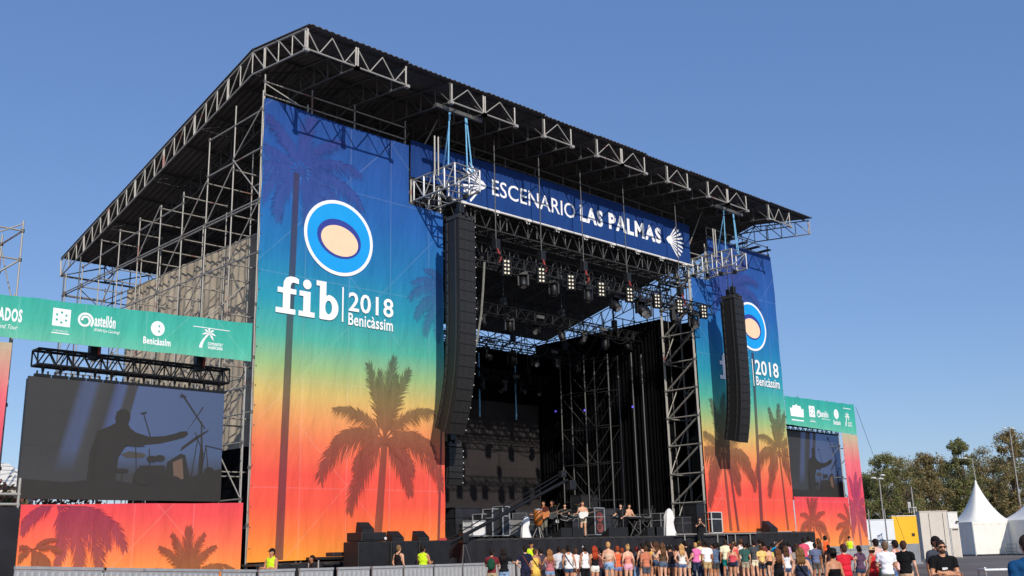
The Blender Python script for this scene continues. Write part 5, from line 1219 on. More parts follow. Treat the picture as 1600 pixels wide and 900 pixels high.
# ---------------------------------------------------------------- people
import numpy as np
SKIN = [(214,160,128),(190,132,98),(224,172,142),(168,112,80),(202,146,112)]
_cm = {}
def cloth(c, rough=.85):
    c = tuple(int(x) for x in c)
    if c not in _cm: _cm[c] = mat('cloth_%d_%d_%d' % c, lin(c), rough, 0, .14, 5, .35, 22, spec=.15)
    return _cm[c]
def skin(i):
    c = SKIN[i % 5]; k = ('s',)+c
    if k not in _cm: _cm[k] = mat('skin_%d' % (i % 5), lin(c), .5, 0, .06, 8, spec=.35)
    return _cm[k]
V3 = lambda *a: np.array(a, float)
POSES = {   # elbows, wrists (left = -x, right = +x); y is forward
 'stand': ((-.225,-.02,1.13),(-.235,.05,.88),(.225,-.02,1.13),(.235,.05,.88)),
 'loose': ((-.235,-.04,1.13),(-.20,.10,.92),(.24,-.03,1.14),(.26,.08,.90)),
 'crossed': ((-.235,.07,1.14),(.10,.20,1.17),(.235,.07,1.13),(-.10,.22,1.13)),
 'behind': ((-.25,-.12,1.14),(-.04,-.20,.97),(.25,-.12,1.14),(.04,-.19,.99)),
 'lean': ((-.25,.16,1.16),(-.16,.40,1.14),(.25,.16,1.16),(.16,.40,1.14)),
 'phone': ((-.22,.02,1.14),(-.20,.16,.98),(.26,.14,1.36),(.14,.34,1.56)),
 'hip': ((-.33,-.05,1.16),(-.17,.06,1.02),(.23,-.02,1.13),(.22,.08,.9)),
 'point': ((-.225,-.02,1.13),(-.22,.07,.88),(.40,.14,1.34),(.62,.28,1.36)),
 'reach': ((-.23,0,1.13),(-.2,.12,.9),(.38,.10,1.22),(.62,.16,1.20)),
 'guitar': ((-.30,-.02,1.14),(-.12,.20,1.02),(.30,.08,1.16),(.48,.26,1.12)),
 'hair': ((-.30,.02,1.46),(-.10,-.06,1.62),(.23,-.02,1.13),(.22,.08,.9)),
 'sit': ((-.24,.08,1.14),(-.20,.34,1.06),(.24,.08,1.14),(.20,.36,1.08)),
 'photo': ((-.24,.16,1.24),(-.05,.36,1.42),(.24,.16,1.24),(.05,.36,1.42)),
}
def prims(pose, build):
    P = []
    w = {'f': .90, 'm': 1.0, 'b': 1.12}[build]; hw = {'f': 1.06, 'm': 1.0, 'b': 1.12}[build]; bl_ = 1.35 if build == 'b' else 1.0
    E_ = lambda tag_, c, r: P.append(('e', tag_, V3(*c), V3(*r)))
    Cc = lambda tag_, p, q, r1, r2: P.append(('c', tag_, V3(*p), V3(*q), r1, r2))
    E_('torso', (0,0,1.28), (.168*w,.108*(1.05 if build == 'b' else 1),.19)); E_('torso', (0,0,1.10), (.130*w*(1.1 if build == 'b' else 1),.098*bl_,.17)); E_('hips', (0,-.012,.94), (.160*hw,.122*hw,.13))
    if build == 'f': E_('torso', (-.07,.075,1.27), (.06,.06,.06)); E_('torso', (.07,.075,1.27), (.06,.06,.06))
    if build == 'b': E_('torso', (0,.05,1.10), (.14,.12,.15))
    Cc('shoulder', (-.135*w,-.005,1.41), (.135*w,-.005,1.41), .058, .058); Cc('shoulder', (-.05,-.01,1.44), (.05,-.01,1.44), .055, .055)
    Cc('neck', (0,-.005,1.42), (0,.012,1.54), .056, .05)
    E_('head', (0,.012,1.635), (.074,.094,.102)); E_('head', (0,.034,1.575), (.057,.066,.062)); Cc('head', (0,.10,1.625), (0,.118,1.592), .011, .017)
    for s in (-1, 1): E_('head', (s*.077,.005,1.612), (.012,.022,.03))
    eL, wL, eR, wR = POSES[pose]
    for s, e, wr in ((-1, eL, wL), (1, eR, wR)):
        sh = (s*.182*w, 0, 1.40); Cc('uarm', sh, e, .052 if build != 'f' else .044, .040 if build != 'f' else .035); Cc('farm', e, wr, .040 if build != 'f' else .034, .026)
        d = V3(*wr)-V3(*e); d /= np.linalg.norm(d); Cc('hand', wr, V3(*wr)+d*.075, .027, .034)
        sit = pose == 'sit'
        hip = (s*.085, 0, .93); kn = (s*.16,.42,.93) if sit else (s*.098,.02,.50); an = (s*.15,.40,.48) if sit else (s*.105,-.02,.085)
        Cc('thigh', hip, kn, .088*hw, .058); Cc('calf', kn, V3(*kn)*.62+V3(*an)*.38+V3(0,-.018,0), .055, .058); Cc('calf', V3(*kn)*.62+V3(*an)*.38+V3(0,-.018,0), an, .056, .036)
        Cc('foot', V3(*an)+V3(0,-.03,-.02), V3(*an)+V3(s*.02,.15,-.05), .042, .034)
    return P
def prim_mesh(b, p):
    if p[0] == 'e': b.ell(p[2], p[3], nu=14, nv=9)
    else:
        a, q, r1, r2 = Vector(p[2]), Vector(p[3]), p[4], p[5]; d = (q-a); Ln = d.length; d.normalize(); o = d.orthogonal().normalized(); e = d.cross(o); n = 12; rows = []
        for t in (-90,-60,-30,0): rows.append((r1*math.sin(rad(t)), r1*math.cos(rad(t))))
        for t in (0,30,60,90): rows.append((Ln+r2*math.sin(rad(t)), r2*math.cos(rad(t))))
        Pp = [a+d*h+(o*math.cos(2*math.pi*i/n)+e*math.sin(2*math.pi*i/n))*max(r,.001) for h, r in rows for i in range(n)]
        b.add(Pp, [(j*n+i, j*n+(i+1)%n, (j+1)*n+(i+1)%n, (j+1)*n+i) for j in range(len(rows)-1) for i in range(n)]+[tuple(range(n-1,-1,-1)), tuple(range((len(rows)-1)*n, len(rows)*n))])
def prim_dist(p, X):
    if p[0] == 'e': return (np.linalg.norm((X-p[2])/p[3], axis=1)-1)*p[3].min(), (X-p[2])[:, 2]*0
    d = p[3]-p[2]; t = np.clip((X-p[2])@d/(d@d), 0, 1); return np.linalg.norm(X-(p[2]+t[:,None]*d), axis=1)-(p[4]+(p[5]-p[4])*t), t
_pm = {}
def body_mesh(pose, build, top, bottom, vox):
    key = (pose, build, top, bottom, vox)
    if key in _pm: return _pm[key]
    P = prims(pose, build); b = MB()
    for p in P: prim_mesh(b, p)
    me = bpy.data.meshes.new('p'); me.from_pydata(b.v, [], b.f); o = bpy.data.objects.new('p', me); COL.objects.link(o)
    r = o.modifiers.new('r', 'REMESH'); r.mode = 'VOXEL'; r.voxel_size = vox
    sm = o.modifiers.new('s', 'SMOOTH'); sm.factor = .5; sm.iterations = 3
    dg = bpy.context.evaluated_depsgraph_get(); out = bpy.data.meshes.new_from_object(o.evaluated_get(dg)); bpy.data.objects.remove(o); bpy.data.meshes.remove(me)
    n = len(out.vertices); X = np.empty(n*3); out.vertices.foreach_get('co', X); X = X.reshape(-1,3); N = np.empty(n*3); out.vertices.foreach_get('normal', N); N = N.reshape(-1,3)
    D = np.full(n, 9.0); T = np.zeros(n); G = np.zeros(n, int)
    for i, p in enumerate(P):
        d, t = prim_dist(p, X); k = d < D; D[k] = d[k]; T[k] = t[k]; G[k] = i
    tg = np.array([p[1] for p in P])[G]; z = X[:,2]
    R_ = np.zeros(n, int)
    trunk = np.isin(tg, ['torso','shoulder','hips'])
    tt = {'tee': trunk | ((tg == 'uarm') & (T < .62)), 'long': trunk | np.isin(tg, ['uarm','farm']), 'tank': np.isin(tg, ['torso','hips']) & (z < 1.42) | ((tg == 'shoulder') & (np.abs(np.abs(X[:,0])-.085) < .028)),
          'strappy': np.isin(tg, ['torso','hips']) & (z < 1.31), 'crop': np.isin(tg, ['torso']) & (z < 1.34) & (z > 1.14), 'none': np.zeros(n, bool), 'vest': trunk, 'dress': (trunk & (z < 1.40)) | ((tg == 'thigh') & (T < .55))}[top]
    lim = {'mini': .18, 'shorts': .62, 'short': .34, 'trousers': 1.1}[bottom]
    bb = ((tg == 'hips') & (z < 1.03)) | ((tg == 'thigh') & (T < lim)); 
    if bottom == 'trousers': bb |= (tg == 'calf')
    low = .93 if top in ('tee','long','tank','vest') else 1.0
    R_[bb] = 2; R_[tt & (z > low)] = 1
    if top == 'dress': R_[tt] = 1
    R_[tg == 'foot'] = 3
    off = np.where(R_ == 1, .015, np.where(R_ == 2, .013, np.where(R_ == 3, .006, 0)))
    if top != 'crop': off = off + np.where((R_ == 1) & (tg != 'uarm') & (z < 1.12), .008, 0)
    off = off + np.where((R_ == 2) & (tg == 'thigh'), .012*T, 0)
    wr = .006*np.sin(X[:,2]*48+X[:,0]*21)*np.sin(X[:,0]*30+X[:,1]*25); off = off+np.where((R_ == 1) | (R_ == 2), wr, 0)
    X2 = X+N*off[:,None]; out.vertices.foreach_set('co', X2.ravel())
    F = []; 
    for pl in out.polygons:
        c = [R_[i] for i in pl.vertices]; F.append(max(set(c), key=c.count))
    # five fingers on each hand
    bm_ = bmesh.new(); bm_.from_mesh(out); bm_.faces.ensure_lookup_table()
    for f, k in zip(bm_.faces, F): f.material_index = k; f.smooth = True
    fb = MB(); eL, wL, eR, wR = POSES[pose]
    for s, e, wv_ in ((-1, eL, wL), (1, eR, wR)):
        e, wv_ = Vector(e), Vector(wv_); d = (wv_-e).normalized(); side = d.cross(Vector((s,0.2,0)).normalized())
        if side.length < .2: side = d.cross(Vector((0,1,.2)))
        side.normalize(); nrm = side.cross(d).normalized(); pc = wv_+d*.085
        for j, ln in enumerate((.062,.074,.07,.054)):
            a = pc+side*(-.028+.0185*j); k1 = a+d*ln*.55+nrm*.008; k2 = k1+d*ln*.38+nrm*.026; fb.tube(a-d*.02, k1, .0095, .009, n=5); fb.tube(k1, k2, .009, .007, n=5)
        a = wv_+d*.03-side*.03; fb.tube(a, a+d*.035-side*.022, .011, .010, n=5); fb.tube(a+d*.035-side*.022, a+d*.07-side*.016+nrm*.012, .010, .008, n=5)
    k = len(bm_.verts); vs_ = [bm_.verts.new(v) for v in fb.v]
    for f in fb.f:
        q_ = bm_.faces.new([vs_[i] for i in f]); q_.smooth = True
    out.materials.clear()
    for _ in range(4): out.materials.append(None)
    bm_.to_mesh(out); bm_.free()
    _pm[key] = out; return out
_hm = {}
def hair_mesh(style):
    if style in _hm: return _hm[style]
    b = MB()
    def cap(r, c, lo=.62, fr=0.0): b.ell(c, r, nu=18, nv=9, v1=lo)
    tilt = Matrix.Rotation(rad(28), 3, 'X')
    if style in ('short','bun','pony','long','wavy','cap_short'):
        b.ell((0,-.006,1.655), (.086,.104,.103), tilt, 18, 9, v1=.56)
        b.ell((0,-.045,1.62), (.080,.062,.095), None, 14, 8)
    if style in ('long','wavy'):
        for k in range(9):
            x = -.085+.0212*k; ln = .26+.05*math.sin(k*2.3) if style == 'long' else .18+.03*math.sin(k*2); b.tube((x*.9,-.05,1.68), (x,-.085,1.52), .032, .034, n=7); b.tube((x,-.085,1.52), (x*1.05+.008*math.sin(k*1.7),-.115,1.52-ln), .034, .012, n=7)
        for s in (-1,1): b.tube((s*.078,.01,1.67), (s*.09,-.02,1.46), .026, .016, n=6)
    if style == 'bun': b.ell((0,-.09,1.735), (.045,.045,.042))
    if style == 'pony':
        b.tube((0,-.10,1.68), (0,-.15,1.60), .03, .034, n=8); b.tube((0,-.15,1.60), (0,-.13,1.42), .034, .01, n=8)
    _hm[style] = b.mesh('hair', 'black_plastic', True); _hm[style].materials.clear(); _hm[style].materials.append(None); return _hm[style]
def hat_mesh(kind):
    if kind in _hm: return _hm[kind]
    b = MB()
    if kind == 'cap':
        b.ell((0,.0,1.66), (.088,.106,.095), None, 18, 6, v1=.5); b.add([(-.07,.09,1.665),(-.05,.165,1.652),(.05,.165,1.652),(.07,.09,1.665),(-.07,.09,1.675),(-.05,.165,1.662),(.05,.165,1.662),(.07,.09,1.675)], [(0,3,2,1),(4,5,6,7),(0,1,5,4),(1,2,6,5),(2,3,7,6)])
    else:
        b.lathe((0,.0,1.645), [(.20,-.012),(.15,.0),(.098,.008),(.096,.075),(.07,.10),(0,.105)], 20); b.lathe((0,0,1.64), [(.2,-.008),(.098,.0)], 20)
    me = b.mesh('hat', 'black_plastic', True); me.materials.clear(); me.materials.append(None); _hm[kind] = me; return me
def pair_vec(o, m): o.material_slots[0].link = 'OBJECT'; o.material_slots[0].material = m
def person(loc, H, face, pose, build, top, tc, bottom, bc, hair, hc, label, hat=None, hatc=None, sk=0, shoe=(70,66,64), vox=.024, group=None, extras=(), bend=0.0):
    me = body_mesh(pose, build, top, bottom, vox); o = bpy.data.objects.new('person', me); COL.objects.link(o)
    s = H/1.745; o.location = loc; o.scale = (s,s,s); o.rotation_euler = (-bend if bend else 0, 0, face)
    if bend: o.rotation_mode = 'YXZ'
    for i, m in enumerate((skin(sk), cloth(tc), cloth(bc), cloth(shoe))): o.material_slots[i].link = 'OBJECT'; o.material_slots[i].material = m
    tag(o, label, 'person', group)
    if hair: h = link(bpy.data.objects.new('hair', hair_mesh(hair)), o); pair_vec(h, cloth(hc, .6))
    if hat: h = link(bpy.data.objects.new('hat' if hat != 'cap' else 'cap', hat_mesh(hat)), o); pair_vec(h, cloth(hatc))
    for e in extras:
        b = MB()
        if e[0] == 'backpack': b.ell((0,-.17,1.22), (.15,.09,.21), None, 12, 8); b.ell((0,-.24,1.14), (.11,.05,.11), None, 10, 6); h = b.obj('backpack', 'black_plastic', o, True)
        elif e[0] == 'strap': b.path([(-.13,.04,1.46),(-.11,-.10,1.40),(.0,-.135,1.22),(.14,-.10,1.0),(.19,-.02,.9)], .016, 5); b.box((.21,-.02,.86),(.06,.16,.14)); h = b.obj('shoulder_bag', 'black_plastic', o)
        elif e[0] == 'glasses': b.box((-.034,.103,1.637),(.052,.014,.032)); b.box((.034,.103,1.637),(.052,.014,.032)); b.box((0,.108,1.645),(.02,.01,.008)); b.box((-.074,.05,1.64),(.008,.11,.01)); b.box((.074,.05,1.64),(.008,.11,.01)); h = b.obj('sunglasses', 'black_plastic', o)
        elif e[0] == 'skirt': b.lathe((0,-.01,.0), [(.15,1.06),(.19,.95),(.235,.72),(.225,.72),(.18,.95)], 20); h = b.obj('skirt', 'black_plastic', o, True)
        elif e[0] == 'beard': b.ell((0,.055,1.555), (.052,.052,.045)); h = b.obj('beard', 'black_plastic', o, True)
        elif e[0] == 'stripe': b.lathe((0,0,0), [(.001,0),(.002,0)], 3); continue
        elif e[0] == 'chest_print': b.box((.02,.128,1.24),(.10,.012,.045)); h = b.obj('chest_print', 'black_plastic', o)
        else: continue
        h.data.materials.clear(); h.data.materials.append(cloth(e[1]))
    return o
BLK, NVY, WHT, DEN, LDN, KHA, CRM = (24,24,27), (34,38,58), (232,230,228), (70,88,116), (142,172,206), (190,168,132), (226,216,192)
DH, BH, BL_, RH = (34,26,22), (84,56,38), (196,150,96), (150,66,40)
NEON = (206,236,40)
def by_row(u, y): d = RAY(u, hor(u)); t = (y-CAM.y)/d.y; p = CAM+d*t; return Vector((p.x, p.y, 0)), FPX/t
F0 = -.55
CROWD = [ # u, head v, row Y (or ppm as positive), pose, build, top, colour, bottom, colour, hair, colour, label, options
 (768,858,-5.6,'lean','m','tee',(120,44,50),'shorts',KHA,'short',DH,'person in maroon tee with green backpack leaning on the barrier',dict(extras=(('backpack',(28,70,50)),))),
 (787,857,-5.7,'reach','f','tee',BLK,'trousers',LDN,'long',DH,'person with long black hair, black top and light jeans, arm stretched right',{}),
 (820,853,-6.3,'hip','m','tee',(32,34,56),'trousers',(40,40,60),'short',DH,'person in dark navy patterned shirt with brown shoulder bag',dict(extras=(('strap',(130,70,40)),))),
 (835,857,-6.0,'stand','f','dress',(234,192,92),'short',(234,192,92),'short',BH,'person in a yellow dress with thin dark strap',dict(extras=(('strap',(60,40,30)),('skirt',(234,192,92))))),
 (858,858,-5.6,'lean','f','tank',(178,104,110),'short',LDN,'long',(150,100,58),'person with long light brown hair, mauve top and pale denim shorts',{}),
 (873,854,-5.6,'loose','m','tee',(212,212,214),'trousers',BLK,'short',DH,'person in black and white print shirt and black trousers',{}),
 (888,853,-5.7,'loose','f','tank',WHT,'short',DEN,'bun',DH,'person in white top with diagonal bag strap and blue denim shorts',dict(extras=(('strap',(80,50,40)),))),
 (899,857,-5.5,'stand','f','tee',WHT,'short',BLK,'short',BH,'shorter person in white tee and black shorts beside the denim shorts',{}),
 (913,852,-6.0,'loose','f','tank',WHT,'trousers',BLK,'short',DH,'person in white tank top, black trousers and white cap',dict(hat='cap',hatc=WHT)),
 (928,853,-5.7,'reach','f','strappy',BLK,'short',(240,236,226),'long',(168,62,34),'person with long copper hair and white shorts, arm out to the right',{}),
 (950,847,-5.8,'loose','f','crop',(222,186,160),'short',LDN,'short',BL_,'blond person in pale crop top and light denim shorts',dict(turn=-.9)),
 (964,853,-5.7,'loose','f','tank',(224,104,66),'short',(132,152,206),'short',RH,'person in orange top and pale blue denim shorts',{}),
 (980,851,-5.9,'loose','f','strappy',(222,140,120),'short',(238,176,196),'bun',BL_,'blond person with bun, bare back and pink shorts',{}),
 (994,854,-5.4,'stand','m','tee',(58,54,60),'trousers',LDN,'short',(110,34,38),'person with dark red hair and light jeans behind the pink shorts',{}),
 (1012,845,-5.9,'phone','f','crop',(232,180,72),'short',BLK,'wavy',DH,'dark haired person in mustard crop top holding up a phone',dict(extras=(('strap',BLK),))),
 (1003,849,-5.2,'phone','f','tank',(96,88,84),'short',BLK,'short',DH,'dark haired person in grey top raising an arm behind the mustard top',{}),
 (1024,846,-5.5,'loose','f','crop',(226,200,180),'short',DEN,'long',BH,'person with brown hair down the back and short denim shorts',{}),
 (1034,848,-5.9,'hip','f','strappy',(92,70,52),'short',(92,106,126),'long',(98,70,46),'person with very long light brown hair and grey denim shorts, hand on hip',{}),
 (1046,850,-5.7,'loose','f','tank',(44,34,36),'short',DEN,'short',DH,'person in dark tank top with pale cap and denim shorts',dict(hat='cap',hatc=(220,214,204))),
 (1056,852,-5.6,'hip','f','strappy',(70,44,40),'short',(62,86,120),'pony',DH,'person with ponytail, bare shoulders and blue shorts, hand on hip',{}),
 (1071,845,-6.2,'behind','m','tee',(22,22,24),'shorts',(196,180,164),'short',DH,'person in black tee and beige shorts with hands behind the back',{}),
 (1086,848,-5.8,'loose','f','tee',(232,120,176),'trousers',(56,64,90),'short',BL_,'person in pink shirt and dark jeans',{}),
 (1093,845,-5.4,'stand','m','tee',(236,214,176),'trousers',(52,58,84),'short',BH,'person in pale sand tee behind the pink shirt',dict(hat='cap',hatc=NEON)),
 (1103,846,-6.0,'loose','m','tee',(240,238,236),'shorts',(196,166,116),'short',DH,'person in bright white tee and khaki shorts',{}),
 (1112,850,-5.6,'stand','f','tee',(226,222,214),'short',(60,60,66),'short',DH,'person in off white tee behind the khaki shorts',{}),
 (1121,848,-5.5,'stand','m','tee',(40,44,66),'trousers',(38,42,62),'short',DH,'person dressed all in navy between white tee and cream tee',{}),
 (1133,843,-6.0,'stand','m','tee',(246,234,200),'shorts',(24,124,122),'short',(58,44,36),'person in cream tee and teal shorts',{}),
 (1147,846,-5.7,'loose','m','tank',(214,92,84),'shorts',(60,82,122),'short',BH,'person in red and white vest with tan cap and blue shorts',dict(hat='cap',hatc=(196,168,132))),
 (1157,842,-5.5,'loose','m','tank',(230,228,224),'shorts',(52,58,74),'short',BH,'person in white vest with grey cap',dict(hat='cap',hatc=(110,110,108))),
 (1168,848,-5.8,'loose','f','tank',BLK,'short',(34,38,54),'pony',DH,'person in black vest and ponytail beside the charcoal tee',{}),
 (1177,844,-6.2,'lean','m','tee',(74,74,78),'shorts',(240,226,196),'short',DH,'person in charcoal tee and cream shorts',{}),
 (1187,842,-5.4,'stand','m','tee',(62,72,66),'trousers',(46,46,52),'short',DH,'person in dark green grey tee behind the charcoal tee',{}),
 (1200,854,-6.8,'loose','f','strappy',(222,160,120),'short',(30,28,30),'bun',DH,'person with bare tanned back, hair up and black shorts',{}),
 (1193,846,-5.0,'stand','m','tee',(120,60,52),'trousers',(44,44,56),'short',DH,'person in brick red tee in the second row',{}),
 (1212,846,-6.2,'photo','m','tee',(28,152,206),'trousers',(60,70,90),'short',(80,60,44),'person in turquoise tee with white cap',dict(hat='cap',hatc=WHT)),
 (1206,849,-5.6,'stand','f','tee',(228,220,90),'short',(60,60,70),'short',DH,'person in yellow tee peeking out left of the turquoise tee',{}),
 (1222,843,-5.9,'hair','f','tee',(40,38,44),'trousers',(36,36,44),'wavy',DH,'person with big dark hair in charcoal top beside the turquoise tee',{}),
 (1231,847,-6.0,'loose','m','tee',(196,156,184),'trousers',(60,58,74),'short',DH,'person in lilac tee',{}),
 (1238,858,44,'loose','m','tee',(150,138,132),'shorts',(70,66,66),'short',DH,'person in washed grey tee right of the long brown hair',{}),
 (1213,860,52,'stand','f','strappy',(22,20,22),'trousers',BLK,'long',(104,66,42),'person with long brown hair in a black dress, close to the camera',{}),
 (1248,855,70,'loose','f','strappy',(44,50,66),'trousers',(44,50,66),'wavy',(120,86,52),'person in navy dress with bare shoulders and a black cross strap',dict(extras=(('strap',BLK),))),
 (1255,841,33,'loose','m','tee',(216,86,110),'trousers',(70,90,130),'short',DH,'person in rose pink tee beside the white shirt',{}),
 (1264,838,32,'loose','m','tee',(240,238,236),'trousers',(60,84,130),'short',DH,'person in white shirt and blue jeans behind the crowd',{}),
 (1278,841,31,'loose','f','tank',(40,34,34),'short',(26,24,26),'long',BH,'person with long brown hair in black top and black shorts, legs bare',{}),
 (1289,836,30,'phone','m','vest',(236,96,44),'trousers',BLK,'short',DH,'steward in orange vest beyond the barrier at right',{}),
 (1293,852,36,'stand','m','tee',(50,30,36),'trousers',BLK,'short',DH,'person in dark plum tee below the orange vest',{}),
 (1298,856,80,'stand','f','strappy',(18,18,20),'trousers',BLK,'short',DH,'person in black strappy top and wide black hat, closest of the crowd',dict(hat='hat',hatc=(26,22,24),vox=.016)),
 (1316,850,64,'point','b','tee',(208,40,56),'shorts',(60,60,66),'short',(70,44,34),'person in bright red polo with right arm stretched out',dict(vox=.018)),
 (1360,855,56,'loose','f','tank',(206,52,48),'short',(150,40,44),'short',BH,'person in red vest with straw hat',dict(hat='hat',hatc=(214,180,132))),
 (1367,842,54,'stand','m','tee',(222,180,170),'shorts',(50,84,66),'short',DH,'person in pale pink tee and black cap behind the red vest',dict(hat='cap',hatc=(30,30,36))),
 (1381,846,64,'crossed','m','tee',(236,236,240),'shorts',(110,112,104),'short',(110,86,66),'stocky person in white tee and grey shorts standing apart',dict(vox=.018)),
 (1397,844,58,'loose','m','tank',(238,186,184),'trousers',(90,118,164),'short',DH,'person in pale pink vest with dark cap and blue jeans',dict(hat='cap',hatc=(36,34,40))),
 (1410,845,64,'loose','m','tee',(20,20,22),'shorts',(212,178,146),'short',(66,44,32),'person in plain black tee and tan shorts, standing side on',dict(turn=-1.3,vox=.018,extras=(('beard',(80,54,40)),))),
 (1461,838,78,'stand','m','tee',(64,68,78),'trousers',(40,40,46),'short',DH,'person in slate grey tee and dark cap half behind another',dict(turn=2.6,hat='cap',hatc=(30,26,28))),
 (1468,845,88,'crossed','b','tee',(20,20,22),'trousers',(34,34,38),'short',(46,36,30),'bearded person in black tee and sunglasses facing the camera with crossed arms',dict(turn=2.35,vox=.014,extras=(('glasses',(20,20,22)),('beard',(70,50,40)),('chest_print',(214,212,210))))),
 (1603,836,140,'stand','m','tee',(22,72,116),'trousers',(40,44,56),'short',(64,46,36),'person in deep blue tee cut off by the right picture edge',dict(vox=.014)),
] + [
 (1008,853,-6.9,'loose','m','tee',(196,120,90),'shorts',(80,84,96),'short',BH,'person in terracotta tee in front of the mustard crop top',{}),
 (1064,850,-6.9,'hip','f','tank',(236,226,214),'short',(96,120,160),'long',BL_,'person with long blond hair in ivory vest, hand on hip',{}),
 (1116,849,-7.0,'phone','m','tee',(88,104,130),'shorts',(70,70,70),'short',DH,'person in steel blue tee holding up a phone',{}),
 (1142,852,-6.8,'loose','f','strappy',(210,80,90),'short',(40,44,60),'pony',BH,'person with ponytail in coral strappy top',{}),
 (1162,848,-7.0,'stand','m','tee',(56,92,84),'shorts',(180,164,140),'short',DH,'person in bottle green tee and sand shorts',{}),
 (1188,852,-7.4,'behind','m','tee',(232,196,120),'shorts',(54,58,70),'short',BH,'person in honey yellow tee with hands behind the back',{}),
 (1226,853,46,'loose','f','tank',(226,224,226),'short',(80,96,128),'wavy',BH,'person with wavy brown hair in white vest near the lilac tee',{}),
 (1272,848,40,'crossed','m','tee',(104,112,140),'shorts',(90,84,78),'short',DH,'person in dusty blue tee with crossed arms',{}),
 (1340,852,50,'loose','f','tee',(92,66,88),'short',(60,70,96),'pony',DH,'person with ponytail in purple tee near the red polo',{}),
]
for i, (u, v, yd, pose, bd, tp, tc, bt, bc, hr, hc, lab, op) in enumerate(CROWD):
    if yd < 0: loc, ppm = by_row(u, min(-5.2, yd+random.Random(i*7+3).uniform(-1.1, .35)))
    else: loc, ppm = gnd(u, yd), yd
    H = max(1.5, min(1.92, 1.7+(hor(u)-v)/ppm))
    rr = random.Random(i*13+1)
    person(loc, H, op.get('turn', F0+rr.uniform(-.45,.35)), pose, bd, tp, tc, bt, bc, hr, hc, lab, op.get('hat'), op.get('hatc'), i, (60+rr.randint(0,140),)*3, op.get('vox', .024), 'festival crowd', op.get('extras', ()))
# second rank heads filling the crowd between the front row and the barrier
fill = [(845,856,(70,60,70)),(880,858,(60,70,60)),(938,856,(110,60,60)),(971,856,(50,60,90)),(987,858,(120,110,100)),(1029,852,(150,120,100)),(1041,853,(60,50,50)),(1063,851,(90,60,60)),(1079,852,(50,60,80)),(1098,853,(130,130,130)),(1127,851,(90,70,60)),(1140,850,(60,60,70)),(1152,851,(160,150,140)),(1163,850,(110,50,60)),(1172,852,(70,80,70)),(1182,850,(140,130,120)),(1217,852,(100,90,120)),(1243,849,(90,100,90))]
SHORT = {}
for c in CROWD:
    w_ = c[11]; k_ = w_.find(' in '); k_ = k_ if 0 < k_ < 45 else w_.find(' with '); q_ = w_[k_:].split(',')[0].split(' and ')[0].split(' beside')[0].split(' behind')[0].strip(); SHORT[w_] = 'the one '+' '.join(q_.split()[:4])
ht_ = ['dark','brown','black','auburn']
for k, (u, v, tc) in enumerate(fill):
    loc, ppm = by_row(u, -5.05-.1*(k % 3)); H = max(1.5, 1.7+(hor(u)-v)/ppm); hi = k % 4
    nb = min(CROWD, key=lambda c: abs(c[0]-u)); side = 'left' if u < nb[0] else 'right'
    person(loc, H, F0+random.uniform(-.3,.3), ('stand','loose','lean')[k % 3], 'fm'[k % 2], 'tee', tc, 'trousers', (44,46,58), ('short','long','pony')[k % 3], (DH,BH,BLK,RH)[hi], f'{ht_[hi]} haired person half hidden at the {side} shoulder of {SHORT[nb[11]]}', sk=k, group='front rank at the barrier')
# security staff in yellow vests
for u, v, y, tr, ps, lab in ((425,857,-3.6,1.9,'crossed','security guard in yellow vest and black cap before the left tower'),(661,852,-3.9,-1.2,'crossed','security guard in yellow vest with crossed arms before the subwoofers'),(830,846,-4.2,2.2,'stand','security guard in yellow vest behind the barrier at the deck'),):
    loc, ppm = by_row(u, y); loc.z = max(0, 1.7+(hor(u)-v)/ppm-1.82)
    b = MB(); 
    if loc.z > .05: b.box((0,0,loc.z/2), (.8,.6,loc.z)); tag(b.obj('step_block', 'steel_dull', loc=(loc.x, loc.y, 0)), 'low metal step under the security guard '+lab.split(' in yellow vest ')[1], 'step')
    person(loc, 1.82, tr, ps, 'm', 'vest', NEON, 'trousers', BLK, 'short', DH, lab, 'cap', (26,26,28), 1, group='security staff')
p = gnd(1327, 26); person((p.x, .45, 0) if False else p, 1.7+(hor(1327)-838)/26, 2.0, 'stand', 'm', 'vest', NEON, 'trousers', BLK, 'short', DH, 'security guard in yellow vest beyond the grey barrier wall', 'cap', (26,26,28), 2, group='security staff')
loc, ppm = by_row(623, -3.4); loc.z = max(0, 1.7+(hor(623)-852)/ppm-1.75); person(loc, 1.75, -1.4, 'loose', 'm', 'tank', (30,26,28), 'trousers', BLK, 'short', (120,90,60), 'crew member in black vest before the subwoofers', sk=0)
loc, ppm = by_row(488, -2.6); person(loc, 1.62, 1.2, 'stand', 'm', 'tee', (40,36,36), 'trousers', BLK, 'short', DH, 'crew member in dark clothes by the equipment table', sk=3)
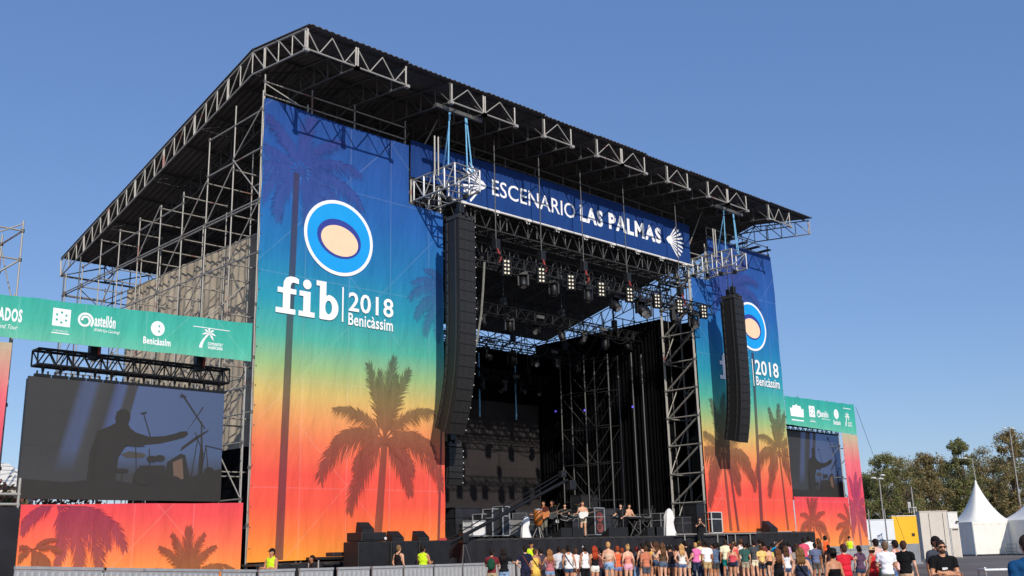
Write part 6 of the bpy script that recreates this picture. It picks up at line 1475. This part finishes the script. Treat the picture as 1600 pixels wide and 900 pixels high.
# musicians and crew on the deck
def on_deck(u, y, H, face, pose, bd, tp, tc, bt, bc, hr, hc, lab, **k): return person(deck_pt(u, y), H, face, pose, bd, tp, tc, bt, bc, hr, hc, lab, group='musicians and crew on the deck', **k)
def guitar(loc, rz, m, label, s=1.0):
    t = thing('guitar', label, 'guitar', loc, rotz=rz); t.scale = (s,s,s)
    b = MB(); b.add([(-.2,0,-.1),(-.08,0,-.17),(.06,0,-.12),(.16,0,-.13),(.24,0,0),(.16,0,.13),(.06,0,.10),(-.08,0,.16),(-.2,0,.1)]+[(x,.05,z) for x, z in ((-.2,-.1),(-.08,-.17),(.06,-.12),(.16,-.13),(.24,0),(.16,.13),(.06,.10),(-.08,.16),(-.2,.1))], [tuple(range(9)), tuple(range(17,8,-1))]+[(i,9+i,9+(i+1)%9,(i+1)%9) for i in range(9)]); b.obj('body', m, t)
    b = MB(); b.box((.48,.02,0),(.55,.03,.05)); b.obj('neck', 'bark', t); b = MB(); b.box((.80,.02,.01),(.16,.03,.08)); b.obj('headstock', 'black_plastic', t)
    t.rotation_euler = (0, rad(-14), rz); return t
f1 = math.pi-.5
on_deck(851, 1.6, 1.72, f1-.9, 'guitar', 'm', 'tee', (90,44,36), 'trousers', (120,116,104), 'short', DH, 'guitarist in brown tee and grey trousers bending over a guitar', sk=1)
on_deck(864, 2.0, 1.78, f1-.9, 'guitar', 'm', 'tee', (26,26,28), 'trousers', BLK, 'wavy', DH, 'guitarist in black with long hair beside the brown tee', sk=3)
on_deck(912, 1.0, 1.70, f1, 'guitar', 'm', 'none', (200,140,110), 'shorts', (206,190,160), 'wavy', (90,50,34), 'bare chested bass player in pale shorts', sk=0)
on_deck(985, 3.2, 1.74, f1+.4, 'sit', 'm', 'none', (200,140,110), 'trousers', BLK, 'short', DH, 'bare chested musician at the keyboards', sk=0)
on_deck(972, 2.4, 1.70, f1-.6, 'guitar', 'm', 'tee', (34,34,38), 'trousers', BLK, 'long', DH, 'musician in black beside the keyboards', sk=2)
on_deck(884, 6.6, 1.75, f1, 'sit', 'm', 'tee', (30,30,34), 'trousers', BLK, 'short', DH, 'drummer in the shade behind the drum kit', sk=2).location.z += .15
for u, y, m, lb in ((851,1.3,'amber_wood','amber guitar held by the guitarist in brown'),(864,1.7,'case_dark','dark guitar held by the guitarist in black'),(912,.7,'white_paint','pale bass guitar held by the bare chested player')):
    p = Vector(deck_pt(u, y)); guitar(p+Vector((.05,0,1.06)), f1+math.pi-.2, m, lb, 1.05)
p = on_y(1095, 842, -1.5); person((p.x,-1.5,on_y(1095,845,-1.5).z-.45), 1.6, 2.4, 'photo', 'm', 'tee', (30,30,30), 'trousers', (36,36,38), 'short', DH, 'photographer in black raising a camera at the right deck edge', sk=0)
# pale folding table near the camera at lower right
c = gnd(1552, 66); t = thing('folding_table', 'pale grey table top at the lower right, left of the blue tee', 'table', c, rotz=yaw_t-.1)
q_ = MB(); q_.box((0,0,.93),(.8,.6,.05)); q_.obj('table_top','alu',t,bevel=.01)
for sx in (-.36,.36):
    for s2 in (-.26,.26): q_ = MB(); q_.tube((sx,s2,0),(sx,s2,.905),.018); q_.obj('leg','steel',t)
q_ = MB(); q_.ell((-.38,-.28,.97),(.03,.03,.03)); q_.obj('corner_cap','white_paint',t)
